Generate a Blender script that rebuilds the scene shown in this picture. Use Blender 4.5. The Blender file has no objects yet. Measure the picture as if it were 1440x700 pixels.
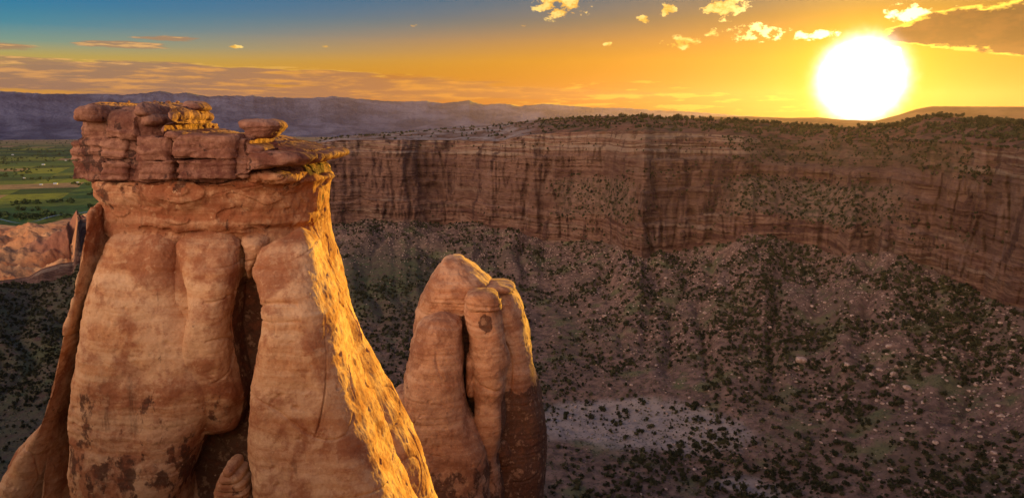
import bpy, math
import numpy as np
from math import radians as R_, degrees

# ------------------------------------------------------------------ camera
FPX = 1040.0                       # focal length in pixels of a 1440 wide frame
PITCH = math.atan((350 - 168) / FPX)
CP, SP = math.cos(PITCH), math.sin(PITCH)

def ray(px, py):
    u = (np.asarray(px, float) - 720) / FPX
    v = (350 - np.asarray(py, float)) / FPX
    return u, CP + v * SP, -SP + v * CP

def azel(px, py):
    x, y, z = ray(px, py)
    return np.degrees(np.arctan2(x, y)), np.degrees(np.arctan2(z, np.hypot(x, y)))

def P(px, py, Y):                  # world point seen at px, py with world depth Y
    x, y, z = ray(px, py)
    return x / y * Y, z / y * Y

sc = bpy.context.scene
cam_d = bpy.data.cameras.new('camera')
cam_d.lens = 26.0; cam_d.sensor_width = 36.0
cam_d.clip_start = 0.1; cam_d.clip_end = 60000
cam = bpy.data.objects.new('camera', cam_d)
sc.collection.objects.link(cam)
cam.location = (0, 0, 0)
cam.rotation_euler = (math.pi / 2 - PITCH, 0, 0)
sc.camera = cam

# ------------------------------------------------------------------ light
SUN_AZ, SUN_EL = [float(v) for v in azel(1212, 117)]
GLOW_AZ, GLOW_EL = [float(v) for v in azel(1211, 112)]
SUN_STRENGTH = 5.0
SUN_COLOR = (1.0, 0.60, 0.05)
HAZE_DENSITY = 2.3e-5
BACK_FILL = (4.6, 3.15, 2.2)      # added bright patch of sky behind the camera, fills the shaded rock faces
ZENITH = (0.10, 0.14, 0.24)

sd = bpy.data.lights.new('sun', 'SUN')
sd.energy = SUN_STRENGTH; sd.angle = R_(0.5); sd.color = SUN_COLOR
sun = bpy.data.objects.new('sun', sd)
sc.collection.objects.link(sun)
sun.location = (400, 600, 400)
from mathutils import Vector
sdir = Vector((math.sin(R_(SUN_AZ)) * math.cos(R_(SUN_EL)), math.cos(R_(SUN_AZ)) * math.cos(R_(SUN_EL)), math.sin(R_(SUN_EL))))
sun.rotation_euler = sdir.to_track_quat('Z', 'Y').to_euler()

sc.view_settings.view_transform = 'Standard'
sc.view_settings.look = 'None'
sc.view_settings.exposure = 1.65
sc.view_settings.gamma = 1.0
sc.view_settings.use_curve_mapping = False
cy = sc.cycles
cy.max_bounces = 4; cy.diffuse_bounces = 2; cy.glossy_bounces = 2
cy.transmission_bounces = 2; cy.volume_bounces = 1; cy.transparent_max_bounces = 8
cy.use_denoising = True
cy.sample_clamp_indirect = 4

# ------------------------------------------------------------------ node helper
class NT:
    def __init__(s, nt): s.nt = nt
    def n(s, t, **kw):
        o = s.nt.nodes.new(t)
        for k, v in kw.items(): setattr(o, k, v)
        return o
    def put(s, sock, v):
        if hasattr(v, 'is_output') or isinstance(v, bpy.types.NodeSocket): s.nt.links.new(v, sock)
        elif v is not None:
            if isinstance(v, (tuple, list)) and len(v) == 3 and sock.type == 'RGBA': v = (*v, 1)
            sock.default_value = v
    def m(s, op, a, b=None, c=None, clamp=False):
        o = s.n('ShaderNodeMath', operation=op, use_clamp=clamp)
        for i, v in enumerate((a, b, c)):
            if v is not None: s.put(o.inputs[i], v)
        return o.outputs[0]
    def add(s, a, b): return s.m('ADD', a, b)
    def sub(s, a, b): return s.m('SUBTRACT', a, b)
    def mul(s, a, b): return s.m('MULTIPLY', a, b)
    def sstep(s, v, a, b):          # smoothstep from a to b (a may exceed b)
        o = s.n('ShaderNodeMapRange', interpolation_type='SMOOTHSTEP')
        s.put(o.inputs['Value'], v)
        if a < b: o.inputs['From Min'].default_value = a; o.inputs['From Max'].default_value = b
        else:
            o.inputs['From Min'].default_value = b; o.inputs['From Max'].default_value = a
            o.inputs['To Min'].default_value = 1; o.inputs['To Max'].default_value = 0
        return o.outputs[0]
    def lin(s, v, a, b, c=0, d=1):
        o = s.n('ShaderNodeMapRange')
        s.put(o.inputs['Value'], v)
        o.inputs['From Min'].default_value = a; o.inputs['From Max'].default_value = b
        o.inputs['To Min'].default_value = c; o.inputs['To Max'].default_value = d
        return o.outputs[0]
    def mix(s, f, a, b, t='MIX'):
        o = s.n('ShaderNodeMix', data_type='RGBA', blend_type=t)
        s.put(o.inputs[0], f); s.put(o.inputs[6], a); s.put(o.inputs[7], b)
        return o.outputs[2]
    def vec(s, x, y, z):
        o = s.n('ShaderNodeCombineXYZ')
        for i, v in enumerate((x, y, z)): s.put(o.inputs[i], v)
        return o.outputs[0]
    def noise(s, vec, scale=1, detail=4, rough=0.5, dist=0.0):
        o = s.n('ShaderNodeTexNoise')
        s.put(o.inputs['Vector'], vec); s.put(o.inputs['Scale'], scale)
        o.inputs['Detail'].default_value = detail; o.inputs['Roughness'].default_value = rough
        o.inputs['Distortion'].default_value = dist
        return o.outputs['Fac']
    def voro(s, vec, scale, feature='F1', out='Distance', rnd=1.0):
        o = s.n('ShaderNodeTexVoronoi', feature=feature)
        s.put(o.inputs['Vector'], vec); s.put(o.inputs['Scale'], scale)
        o.inputs['Randomness'].default_value = rnd
        return o.outputs[out]
    def scaled(s, vec, sx, sy, sz, off=(0, 0, 0)):
        o = s.n('ShaderNodeMapping')
        s.put(o.inputs['Vector'], vec); o.inputs['Scale'].default_value = (sx, sy, sz)
        o.inputs['Location'].default_value = off
        return o.outputs[0]
    def ramp(s, f, stops, interp='LINEAR'):
        o = s.n('ShaderNodeValToRGB'); cr = o.color_ramp; cr.interpolation = interp
        while len(cr.elements) > 1: cr.elements.remove(cr.elements[-1])
        for i, (p, c) in enumerate(stops):
            e = cr.elements[0] if i == 0 else cr.elements.new(p)
            e.position = p; e.color = (*c, 1)
        s.put(o.inputs[0], f)
        return o.outputs[0]

def lin8(r, g, b):
    f = lambda c: ((c / 255 + 0.055) / 1.055) ** 2.4 if c > 10 else c / 255 / 12.92
    return (f(r), f(g), f(b))

# ------------------------------------------------------------------ world
w = bpy.data.worlds.new('World'); sc.world = w; w.use_nodes = True
w.node_tree.nodes.clear()
W = NT(w.node_tree)
tc = W.n('ShaderNodeTexCoord').outputs['Generated']
sx = W.n('ShaderNodeSeparateXYZ'); W.put(sx.inputs[0], tc)
X, Y, Z = sx.outputs
el = W.m('MULTIPLY', W.m('ARCSINE', Z), 57.29578)
az = W.m('MULTIPLY', W.m('ARCTAN2', X, Y), 57.29578)
absaz = W.m('ABSOLUTE', W.sub(az, SUN_AZ))
absaz = W.m('MINIMUM', absaz, W.sub(360.0, absaz))

ae = W.vec(az, el, 3.7)
t = W.m('DIVIDE', el, 12.0, clamp=True)
rampL = W.ramp(t, [(0.0, lin8(225, 150, 90)), (0.16, lin8(228, 165, 60)), (0.26, lin8(220, 174, 50)), (0.34, lin8(178, 172, 100)),
                   (0.41, lin8(100, 160, 150)), (0.50, lin8(10, 140, 165)), (0.62, lin8(0, 122, 165)), (0.8, lin8(0, 100, 155))])
rampR = W.ramp(t, [(0.0, lin8(200, 98, 0)), (0.2, lin8(212, 128, 0)), (0.36, lin8(216, 142, 0)), (0.48, lin8(195, 128, 0)),
                   (0.60, lin8(138, 104, 25)), (0.70, lin8(92, 94, 72)), (0.85, lin8(50, 88, 104))])
fhi = W.sstep(az, -40, 34); flo = W.sstep(az, -48, 6); fk = W.sstep(el, 3.5, 8.5)
fmix = W.add(W.mul(fhi, fk), W.mul(flo, W.sub(1.0, fk)))
base = W.mix(fmix, rampL, rampR)
# higher sky, sky away from the sun and a fill glow added behind the camera (never in the picture, lights the rocks)
raz = W.m('ABSOLUTE', W.sub(W.m('ABSOLUTE', W.sub(az, -142.0)), 0.0))
raz = W.m('MINIMUM', raz, W.sub(360.0, raz))
back = W.mul(W.sstep(raz, 78, 25), 1.0)
side = W.sstep(absaz, 75, 110)
mid_hi = W.mix(W.sstep(el, 11, 40), (0.16, 0.22, 0.36), ZENITH)
hi = W.mix(W.sstep(el, 9.5, 16), base, mid_hi)
hi = W.mix(side, hi, W.mix(W.sstep(el, 5, 50), (0.36, 0.33, 0.42), ZENITH))
backc = W.mix(W.sstep(el, 18, 48), BACK_FILL, ZENITH)
sky = W.mix(back, hi, backc)

# clouds, laid out on the sky sphere in azimuth / elevation degrees
def ell(px, py, rx, ry):           # 0 outside .. 1 centre of an ellipse
    a0, e0 = azel(px, py)
    dx = W.mul(W.sub(az, float(a0)), FPX / 57.3 / rx)
    dy = W.mul(W.sub(el, float(e0)), FPX / 57.3 / ry)
    d = W.m('ADD', W.mul(dx, dx), W.mul(dy, dy))
    return W.m('SUBTRACT', 1.0, d, clamp=True)
def vmax(lst):
    o = lst[0]
    for q in lst[1:]: o = W.m('MAXIMUM', o, q)
    return o
ae = W.vec(az, el, 3.7)
# (a) layered band low on the left with thin streaks above
nb = W.noise(W.scaled(ae, 0.10, 1.5, 1), 1.0, 5, 0.55)
nb2 = W.noise(W.scaled(ae, 0.35, 3.2, 1, (5, 2, 0)), 1.0, 5, 0.6)
band = vmax([ell(140, 108, 470, 21), ell(430, 126, 420, 17), ell(640, 133, 360, 12)])
bm = W.mul(W.sstep(W.add(band, W.mul(W.sub(nb, 0.5), 3.4)), 0.10, 0.42), W.sstep(band, 0.0, 0.2))
bandc = W.mix(W.sstep(az, -30, 8), lin8(150, 115, 102), lin8(190, 115, 45))
bandc = W.mix(W.sstep(nb2, 0.44, 0.66), bandc, W.mix(fmix, lin8(222, 160, 108), lin8(242, 158, 40)))
sky = W.mix(W.mul(bm, 0.82), sky, bandc)
edge = W.mul(W.sstep(W.m('ABSOLUTE', W.sub(W.add(band, W.mul(W.sub(nb, 0.5), 3.4)), 0.16)), 0.10, 0.0), W.mul(W.sstep(band, 0.0, 0.2), W.sstep(el, 2.5, 4)))
sky = W.mix(W.mul(edge, 0.55), sky, lin8(248, 190, 90))
streak = vmax([ell(170, 63, 75, 7), ell(240, 55, 60, 5), ell(5, 66, 45, 6), ell(30, 86, 80, 7), ell(190, 92, 60, 5), ell(20, 140, 70, 8)])
sm = W.mul(W.sstep(W.add(streak, W.mul(W.sub(nb2, 0.5), 2.2)), 0.35, 0.8), W.sstep(streak, 0.0, 0.3))
sky = W.mix(W.mul(sm, 0.85), sky, W.mix(W.sstep(nb2, 0.5, 0.62), lin8(170, 130, 95), lin8(240, 178, 105)))
# (b) streaks right of the middle
low = vmax([ell(880, 121, 110, 8), ell(760, 150, 240, 9), ell(1000, 143, 150, 16), ell(1095, 150, 90, 8), ell(560, 108, 60, 6), ell(900, 140, 200, 8)])
lm = W.mul(W.sstep(W.add(low, W.mul(W.sub(nb2, 0.5), 2.4)), 0.35, 0.85), W.sstep(low, 0.0, 0.3))
sky = W.mix(W.mul(lm, 0.6), sky, W.mix(W.sstep(nb2, 0.50, 0.60), lin8(198, 118, 22), lin8(255, 196, 60)))
# (c) small torn puffs
nc = W.noise(W.scaled(ae, 1.1, 1.7, 1, (1, 9, 0)), 1.0, 7, 0.62)
puff = vmax([ell(790, 6, 46, 26), ell(1020, 10, 38, 20), ell(958, 60, 34, 11), ell(1062, 46, 50, 14), ell(1148, 50, 42, 8), ell(940, 14, 14, 12),
             ell(1290, 20, 46, 18), ell(1260, 70, 18, 6), ell(581, 37, 8, 4), ell(906, 28, 14, 7), ell(735, 37, 8, 4), ell(855, 62, 8, 4), ell(1010, 47, 22, 8),
             ell(330, 66, 12, 3), ell(458, 66, 12, 3)])
pm_ = W.sstep(W.add(puff, W.mul(W.sub(nc, 0.5), 4.0)), 0.50, 0.95)
pm_ = W.mul(pm_, W.sstep(puff, 0.0, 0.25))
# (d) the dark cloud on the right with a burning edge
nd = W.noise(W.scaled(ae, 0.55, 1.3, 1, (7, 1, 0)), 1.0, 7, 0.6)
dark = vmax([ell(1402, 38, 112, 27), ell(1320, 48, 74, 15), ell(1500, 35, 130, 34)])
dv = W.add(dark, W.mul(W.sub(nd, 0.5), 1.9))
dm = W.mul(W.sstep(dv, 0.05, 0.22), W.sstep(dark, 0.0, 0.15))
dcol = W.mix(W.sstep(dv, 0.20, 0.46), (1.6, 0.95, 0.10), W.mix(W.sstep(nd, 0.40, 0.62), lin8(25, 13, 6), lin8(92, 55, 24)))
# sun glow
sdn = W.n('ShaderNodeVectorMath', operation='DOT_PRODUCT'); W.put(sdn.inputs[0], tc)
gd = Vector((math.sin(R_(GLOW_AZ)) * math.cos(R_(GLOW_EL)), math.cos(R_(GLOW_AZ)) * math.cos(R_(GLOW_EL)), math.sin(R_(GLOW_EL))))
sdn.inputs[1].default_value = gd
ang = W.mul(W.m('ARCCOSINE', W.m('MINIMUM', sdn.outputs['Value'], 0.999999)), 57.29578)
g1 = W.m('EXPONENT', W.mul(W.m('POWER', W.m('DIVIDE', W.mul(ang, W.add(0.94, W.mul(W.noise(ae, 1.6, 3), 0.14))), 2.45), 4.0), -1.0))
g2 = W.m('EXPONENT', W.mul(ang, -1 / 2.8))
g3 = W.m('EXPONENT', W.mul(ang, -1 / 9.0))
halo = W.mix(1.0, W.mix(g2, (0, 0, 0), (1.6, 0.86, 0.0)), W.mix(g3, (0, 0, 0), (0.05, 0.0, 0.0)), 'ADD')
sky = W.mix(1.0, sky, halo, 'ADD')
pcol = W.mix(W.sstep(ang, 12, 3), W.mix(W.sstep(nc, 0.50, 0.62), (0.95, 0.48, 0.05), (1.15, 0.78, 0.22)), (3, 2.4, 1.0))
sky = W.mix(pm_, sky, pcol)
sky = W.mix(dm, sky, dcol)
sky = W.mix(g1, sky, (7, 6.8, 6.2))
# ground side of the world
sky = W.mix(W.sstep(el, -0.2, -3), sky, (0.16, 0.10, 0.07))
# physical sky underneath everything
nish = W.n('ShaderNodeTexSky', sky_type='NISHITA', sun_disc=False)
nish.sun_elevation = R_(SUN_EL); nish.sun_rotation = R_(SUN_AZ)
bgA = W.n('ShaderNodeBackground'); W.put(bgA.inputs[0], nish.outputs[0]); bgA.inputs[1].default_value = 0.002
bgB = W.n('ShaderNodeBackground'); W.put(bgB.inputs[0], sky); bgB.inputs[1].default_value = 0.32
ad = W.n('ShaderNodeAddShader'); W.put(ad.inputs[0], bgA.outputs[0]); W.put(ad.inputs[1], bgB.outputs[0])
wo = W.n('ShaderNodeOutputWorld'); W.put(wo.inputs[0], ad.outputs[0])
w.cycles.sampling_method = 'MANUAL'; w.cycles.sample_map_resolution = 2048

# ------------------------------------------------------------------ numpy noise
rng = np.random.RandomState(7)
_perm = rng.permutation(256); _perm = np.concatenate([_perm, _perm, _perm])
_g = rng.normal(size=(256, 3)); _g /= np.linalg.norm(_g, axis=1)[:, None]
_g = _g.astype(np.float32)

def noise3(x, y, z):
    x = np.asarray(x, np.float64); y = np.asarray(y, np.float64); z = np.asarray(z, np.float64)
    x, y, z = np.broadcast_arrays(x, y, z)
    xi = np.floor(x).astype(np.int64); yi = np.floor(y).astype(np.int64); zi = np.floor(z).astype(np.int64)
    fx = (x - xi).astype(np.float32); fy = (y - yi).astype(np.float32); fz = (z - zi).astype(np.float32)
    u = fx * fx * fx * (fx * (fx * 6 - 15) + 10); v = fy * fy * fy * (fy * (fy * 6 - 15) + 10); q = fz * fz * fz * (fz * (fz * 6 - 15) + 10)
    out = 0
    for dx in (0, 1):
        for dy in (0, 1):
            for dz in (0, 1):
                h = _perm[_perm[_perm[(xi + dx) & 255] + ((yi + dy) & 255)] + ((zi + dz) & 255)]
                g = _g[h]
                d = g[..., 0] * (fx - dx) + g[..., 1] * (fy - dy) + g[..., 2] * (fz - dz)
                wgt = (u if dx else 1 - u) * (v if dy else 1 - v) * (q if dz else 1 - q)
                out = out + d * wgt
    return out * 1.6

def fbm(x, y, z, f, octv=4, gain=0.5, lac=2.03, seed=0.0):
    a, s, tot = 1.0, 0, 0
    for i in range(octv):
        s = s + a * noise3(x * f + 13.1 * i + seed, y * f + 7.7 * i - seed, z * f + 3.3 * i + seed * 0.5)
        tot += a; a *= gain; f *= lac
    return s / tot

def smooth01(v, a, b):
    t = np.clip((np.asarray(v, float) - a) / (b - a), 0, 1); return t * t * (3 - 2 * t)

# ------------------------------------------------------------------ mesh helpers
COL = sc.collection

def mesh_np(name, V, F, mats=(), attrs=None, smooth=True, matidx=None):
    me = bpy.data.meshes.new(name)
    V = np.asarray(V, np.float32).reshape(-1, 3); F = np.asarray(F, np.int32); k = F.shape[1]
    me.vertices.add(len(V)); me.vertices.foreach_set('co', V.ravel())
    me.loops.add(F.size); me.loops.foreach_set('vertex_index', F.ravel())
    me.polygons.add(len(F)); me.polygons.foreach_set('loop_start', np.arange(0, F.size, k, dtype=np.int32))
    me.polygons.foreach_set('loop_total', np.full(len(F), k, np.int32))
    for m in mats: me.materials.append(m)
    if matidx is not None: me.polygons.foreach_set('material_index', np.asarray(matidx, np.int32))
    me.update(calc_edges=True)
    me.polygons.foreach_set('use_smooth', np.full(len(F), bool(smooth)))
    for an, av in (attrs or {}).items():
        a = me.attributes.new(an, 'FLOAT', 'POINT'); a.data.foreach_set('value', np.asarray(av, np.float32).ravel())
    me.update()
    return me

def link(name, me, parent=None, loc=None, **props):
    o = bpy.data.objects.new(name, me); COL.objects.link(o)
    if parent is not None: o.parent = parent
    if loc is not None: o.location = loc
    for k, v in props.items(): o[k] = v
    return o

def grid_faces(nr, nc, wrap=False, off=0):
    r = np.arange(nr - 1)[:, None]; c = np.arange(nc if wrap else nc - 1)[None, :]
    c2 = (c + 1) % nc
    a = r * nc + c; b = r * nc + c2; d = (r + 1) * nc + c; e = (r + 1) * nc + c2
    return np.stack([a, b, e, d], -1).reshape(-1, 4) + off

def join_parts(parts):              # list of (V, F) -> V, F
    Vs, Fs, o = [], [], 0
    for V, F in parts:
        V = V.reshape(-1, 3); Vs.append(V); Fs.append(F + o); o += len(V)
    return np.concatenate(Vs), np.concatenate(Fs)

def gsmooth(a, k):
    if k < 1: return a
    ker = np.exp(-0.5 * (np.arange(-3 * k, 3 * k + 1) / k) ** 2); ker /= ker.sum()
    return np.convolve(np.pad(a, 3 * k, mode='edge'), ker, 'valid')

def grid_normals(V, wrap=True):
    du = (np.roll(V, -1, 1) - np.roll(V, 1, 1)) if wrap else np.gradient(V, axis=1)
    dv = np.gradient(V, axis=0)
    n = np.cross(dv, du); l = np.linalg.norm(n, axis=-1, keepdims=True)
    return n / np.maximum(l, 1e-9)

def column(rows, n=2.6, step=0.07, top=0.6, bot=0.0, smooth_m=0.5, disp=None, topflat=2.0, fit='outline', yf=None, ncmax=1400):
    """closed rock column: rows of (py, xl, xr, Ycentre, half depth) in photo measures turned into metres at that depth"""
    rows = np.array(rows, float); rows = rows[np.argsort(rows[:, 0])]
    yz = rows[:, 3] - 0.7 * rows[:, 4] if fit == 'outline' else np.full(len(rows), yf)
    xl, z = P(rows[:, 1], rows[:, 0], yz); xr, _ = P(rows[:, 2], rows[:, 0], yz)
    xl = np.asarray(xl); xr = np.asarray(xr); z = np.asarray(z)
    o = np.argsort(z); z, xl, xr, Yc, ry = z[o], xl[o], xr[o], rows[o, 3], rows[o, 4]; PL, PR = rows[o, 1], rows[o, 2]
    H = z[-1] - z[0]
    nz = max(10, int(H / step)); zz = np.linspace(z[0], z[-1], nz)
    k = int(smooth_m / (H / nz))
    f = lambda a: gsmooth(np.interp(zz, z, a), k)
    XL, XR, YC, RY = f(xl), f(xr), f(Yc), f(ry)
    if fit == 'outline':           # widen or narrow each ring until its own outline has the wanted width from the viewpoint
        TL, TR = f(PL), f(PR); th_ = np.linspace(0, 2 * math.pi, 181)
        e1 = np.sign(np.cos(th_)) * np.abs(np.cos(th_)) ** (2 / n); e2 = np.sign(np.sin(th_)) * np.abs(np.sin(th_)) ** (2 / n)
        for _ in range(5):
            c0, r0 = (XL + XR) / 2, (XR - XL) / 2
            dd = (YC[:, None] + RY[:, None] * e2) * CP - zz[:, None] * SP
            pp = 720 + FPX * (c0[:, None] + r0[:, None] * e1) / dd
            XL = XL + (TL - pp.min(1)) * YC / FPX; XR = XR + (TR - pp.max(1)) * YC / FPX
            m_ = (XL + XR) / 2; h_ = np.maximum((XR - XL) / 2, 0.05); XL, XR = m_ - h_, m_ + h_
    cx, rx = (XL + XR) / 2, (XR - XL) / 2
    # rounding of the ends
    sc_ = np.ones(nz)
    if top > 0:
        s = np.clip((zz[-1] - zz) / top, 0, 1); sc_ *= (1 - (1 - s) ** topflat) ** (1 / topflat)
    if bot > 0:
        s = np.clip((zz - zz[0]) / bot, 0, 1); sc_ *= (1 - (1 - s) ** topflat) ** (1 / topflat)
    sc_ = np.maximum(sc_, 0.01)
    per = 2 * math.pi * math.sqrt((rx.max() ** 2 + RY.max() ** 2) / 2)
    nc = int(min(ncmax, max(24, per / step)))
    th = np.linspace(0, 2 * math.pi, 4001)
    a0, b0 = rx.mean(), RY.mean()
    ex = np.sign(np.cos(th)) * np.abs(np.cos(th)) ** (2 / n); ey = np.sign(np.sin(th)) * np.abs(np.sin(th)) ** (2 / n)
    L = np.concatenate([[0], np.cumsum(np.hypot(np.diff(ex * a0), np.diff(ey * b0)))])
    q = np.linspace(0, L[-1], nc, endpoint=False)
    ux, uy = np.interp(q, L, ex), np.interp(q, L, ey)
    V = np.empty((nz, nc, 3))
    V[..., 0] = cx[:, None] + rx[:, None] * sc_[:, None] * ux
    V[..., 1] = YC[:, None] + RY[:, None] * sc_[:, None] * uy
    V[..., 2] = zz[:, None]
    N = grid_normals(V)
    ctr = np.stack([cx, YC, zz], -1)[:, None, :]
    sgn = np.sign(np.median(np.sum((V - ctr) * N, -1))) or 1
    N = N * sgn
    if disp is not None:
        d = disp(V, N) * np.clip(sc_ * 1.6, 0, 1)[:, None]
        V = V + N * d[..., None]
    F = grid_faces(nz, nc, True)
    # caps
    Vf = V.reshape(-1, 3)
    tc_, bc_ = Vf[-nc:].mean(0), Vf[:nc].mean(0)
    Vf = np.concatenate([Vf, [tc_, bc_]])
    it, ib = nz * nc, nz * nc + 1
    i = np.arange(nc); j = (i + 1) % nc
    ft = np.stack([(nz - 1) * nc + i, (nz - 1) * nc + j, np.full(nc, it), np.full(nc, it)], -1)
    fb = np.stack([j, i, np.full(nc, ib), np.full(nc, ib)], -1)
    # quads with a doubled corner are not allowed: use small inner ring instead
    r1 = Vf[(nz - 1) * nc:nz * nc] * 0.02 + tc_ * 0.98; r0 = Vf[:nc] * 0.02 + bc_ * 0.98
    Vf = np.concatenate([Vf[:-2], r1, r0])
    o1, o0 = nz * nc, nz * nc + nc
    ft = np.stack([(nz - 1) * nc + i, (nz - 1) * nc + j, o1 + j, o1 + i], -1)
    fb = np.stack([j, i, o0 + i, o0 + j], -1)
    return Vf, np.concatenate([F, ft, fb])

# ------------------------------------------------------------------ materials
def new_mat(name):
    m = bpy.data.materials.new(name); m.use_nodes = True
    m.node_tree.nodes.clear(); n = NT(m.node_tree)
    b = n.n('ShaderNodeBsdfPrincipled'); o = n.n('ShaderNodeOutputMaterial')
    n.nt.links.new(b.outputs[0], o.inputs[0])
    b.inputs['Roughness'].default_value = 0.95
    b.inputs['Specular IOR Level'].default_value = 0.12
    return m, n, b

def bump(n, b, h, strength=0.5, dist=0.1):
    o = n.n('ShaderNodeBump'); n.put(o.inputs['Height'], h)
    o.inputs['Strength'].default_value = strength; o.inputs['Distance'].default_value = dist
    n.put(b.inputs['Normal'], o.outputs[0])

def attr(n, name):
    o = n.n('ShaderNodeAttribute'); o.attribute_name = name; return o.outputs['Fac']

def pos(n):
    return n.n('ShaderNodeNewGeometry').outputs['Position']

def sandstone(name, s, pale, mid, dark, varn_shade, tilt=0.05, bs=0.42):
    """s = size factor (1 at the near pillar). attributes: varnish (0..1 zone), red (0..1 zone)"""
    m, n, b = new_mat(name)
    p = pos(n); sp_ = n.n('ShaderNodeSeparateXYZ'); n.put(sp_.inputs[0], p)
    px_, py_, pz_ = sp_.outputs
    warp = n.noise(p, 0.35 * s, 4, 0.55)
    zz = n.add(n.add(pz_, n.mul(warp, 1.1 / s)), n.mul(px_, tilt))
    bands = n.noise(n.vec(n.mul(px_, 0.04 * s), n.mul(py_, 0.04 * s), n.mul(zz, 1.6 * s)), 1.0, 6, 0.65)
    patch = n.noise(p, 0.42 * s, 7, 0.62, 0.4)
    patch2 = n.noise(n.scaled(p, 1, 1, 0.6, (31, 7, 5)), 0.85 * s, 8, 0.66, 0.3)
    grain = n.noise(p, 9 * s, 5, 0.7)
    col = n.mix(n.sstep(bands, 0.36, 0.64), mid, pale)
    col = n.mix(n.mul(n.sstep(patch, 0.46, 0.58), 0.72), col, dark)
    col = n.mix(n.mul(n.sstep(n.noise(n.scaled(p, 1, 1, 1.6, (17, 2, 8)), 0.22 * s, 6, 0.6), 0.50, 0.62), 0.6), col, pale)
    redz = attr(n, 'red')
    col = n.mix(n.mul(redz, n.lin(bands, 0.3, 0.65, 1.0, 0.45)), col, tuple(q * 0.9 for q in dark))
    vz = attr(n, 'varnish_and_shade')
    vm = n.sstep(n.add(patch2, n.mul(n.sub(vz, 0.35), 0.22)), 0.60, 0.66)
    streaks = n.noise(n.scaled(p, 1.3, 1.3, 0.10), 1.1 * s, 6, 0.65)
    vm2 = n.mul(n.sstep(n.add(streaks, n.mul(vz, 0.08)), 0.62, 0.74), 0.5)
    col = n.mix(n.m('MAXIMUM', n.mul(vm, 0.85), vm2), col, varn_shade)
    col = n.mix(n.sstep(n.noise(n.scaled(p, 1, 1, 1, (3, 3, 9)), 2.6 * s, 6, 0.6), 0.66, 0.74), col, pale)
    mott = n.noise(p, 1.7 * s, 8, 0.7)
    col = n.mix(n.mul(n.sstep(mott, 0.52, 0.62), 0.45), col, dark)
    col = n.mix(n.mul(n.sstep(mott, 0.46, 0.38), 0.35), col, pale)
    col = n.mix(0.6, col, n.mix(grain, (0.05, 0.04, 0.04), (1, 1, 1)), 'SOFT_LIGHT')
    n.put(b.inputs['Base Color'], col)
    fine = n.noise(n.vec(n.mul(px_, 0.5 * s), n.mul(py_, 0.5 * s), n.mul(zz, 9 * s)), 1.0, 5, 0.6)
    h = n.add(n.add(n.mul(fine, 0.32), n.mul(grain, 0.15)), n.add(n.mul(n.noise(p, 2.2 * s, 8, 0.62), 0.9), n.mul(patch2, 0.2)))
    bump(n, b, h, bs, 0.17 / s)
    return m

M_shaft = sandstone('sandstone_shaft', 1.0, (0.70, 0.44, 0.26), (0.54, 0.265, 0.125), (0.29, 0.095, 0.045), (0.075, 0.034, 0.024))
M_cap = sandstone('sandstone_cap', 1.3, (0.42, 0.225, 0.155), (0.25, 0.11, 0.072), (0.13, 0.046, 0.034), (0.04, 0.022, 0.02), 0.0, 1.0)
M_spire = sandstone('sandstone_spire', 0.55, (0.72, 0.43, 0.26), (0.58, 0.285, 0.15), (0.29, 0.12, 0.065), (0.085, 0.04, 0.028), -0.06)

def set_zone(me, fn_v, fn_r):
    n_ = len(me.vertices); co = np.empty(n_ * 3, np.float32); me.vertices.foreach_get('co', co); co = co.reshape(-1, 3)
    for an, fn in (('varnish_and_shade', fn_v), ('red', fn_r)):
        a = me.attributes.new(an, 'FLOAT', 'POINT'); a.data.foreach_set('value', np.asarray(fn(co), np.float32) * np.ones(n_, np.float32))

# ------------------------------------------------------------------ terrain: one polar sheet cut into its parts
AZF = np.arange(-42, 42.001, 0.08)
AZ = np.concatenate([np.arange(-180, -60, 3.0), np.arange(-60, -42, 0.5), AZF, np.arange(42.5, 60, 0.5), np.arange(60, 181, 3.0)])
NC = len(AZ)

def line(pts):
    a = np.array(pts, float); A, E = azel(a[:, 0], a[:, 1])
    return np.interp(AZ, A, E)
def val(pts):
    a = np.array(pts, float); A, _ = azel(a[:, 0], np.full(len(a), 250.0))
    return np.interp(AZ, A, a[:, 1])

el_base = line([(-150, 402), (0, 401), (40, 399), (70, 396), (104, 388), (109, 377), (135, 374), (200, 345), (300, 328), (470, 318), (620, 318), (700, 326),
                (790, 342), (850, 352), (905, 358), (1000, 349), (1100, 347), (1200, 350), (1300, 378), (1400, 425), (1600, 500)])
el_rim = line([(-150, 399), (0, 396), (40, 391), (58, 380), (85, 372), (104, 370), (109, 316), (135, 309), (180, 275), (300, 220), (440, 202), (480, 197),
               (620, 197), (700, 199), (740, 190), (800, 186), (900, 184), (960, 187), (1040, 191), (1100, 196), (1200, 199), (1280, 198), (1340, 201), (1440, 209), (1700, 240)])
el_sky = line([(-150, 398), (0, 394.5), (40, 389), (58, 378), (85, 370), (104, 368), (109, 312), (135, 306), (180, 270), (300, 215), (440, 199), (480, 192),
               (560, 186), (640, 180), (700, 175), (760, 168), (830, 164), (900, 163), (960, 166), (1040, 170), (1100, 174), (1140, 177), (1200, 179),
               (1260, 176), (1290, 168), (1320, 163), (1370, 167), (1420, 173), (1440, 176), (1700, 170)])
r_rim = val([(-150, 640), (104, 660), (109, 700), (300, 780), (440, 790), (600, 770), (740, 715), (800, 690), (850, 665), (885, 600), (905, 575), (940, 585), (1000, 610),
             (1090, 640), (1160, 655), (1230, 620), (1300, 545), (1370, 490), (1440, 450), (1700, 360)])
gapw = smooth01(-AZ, 31.0, 31.45)         # 1 where the canyon opens to the valley on the left
s_arc = np.radians(AZ) * 650
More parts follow.
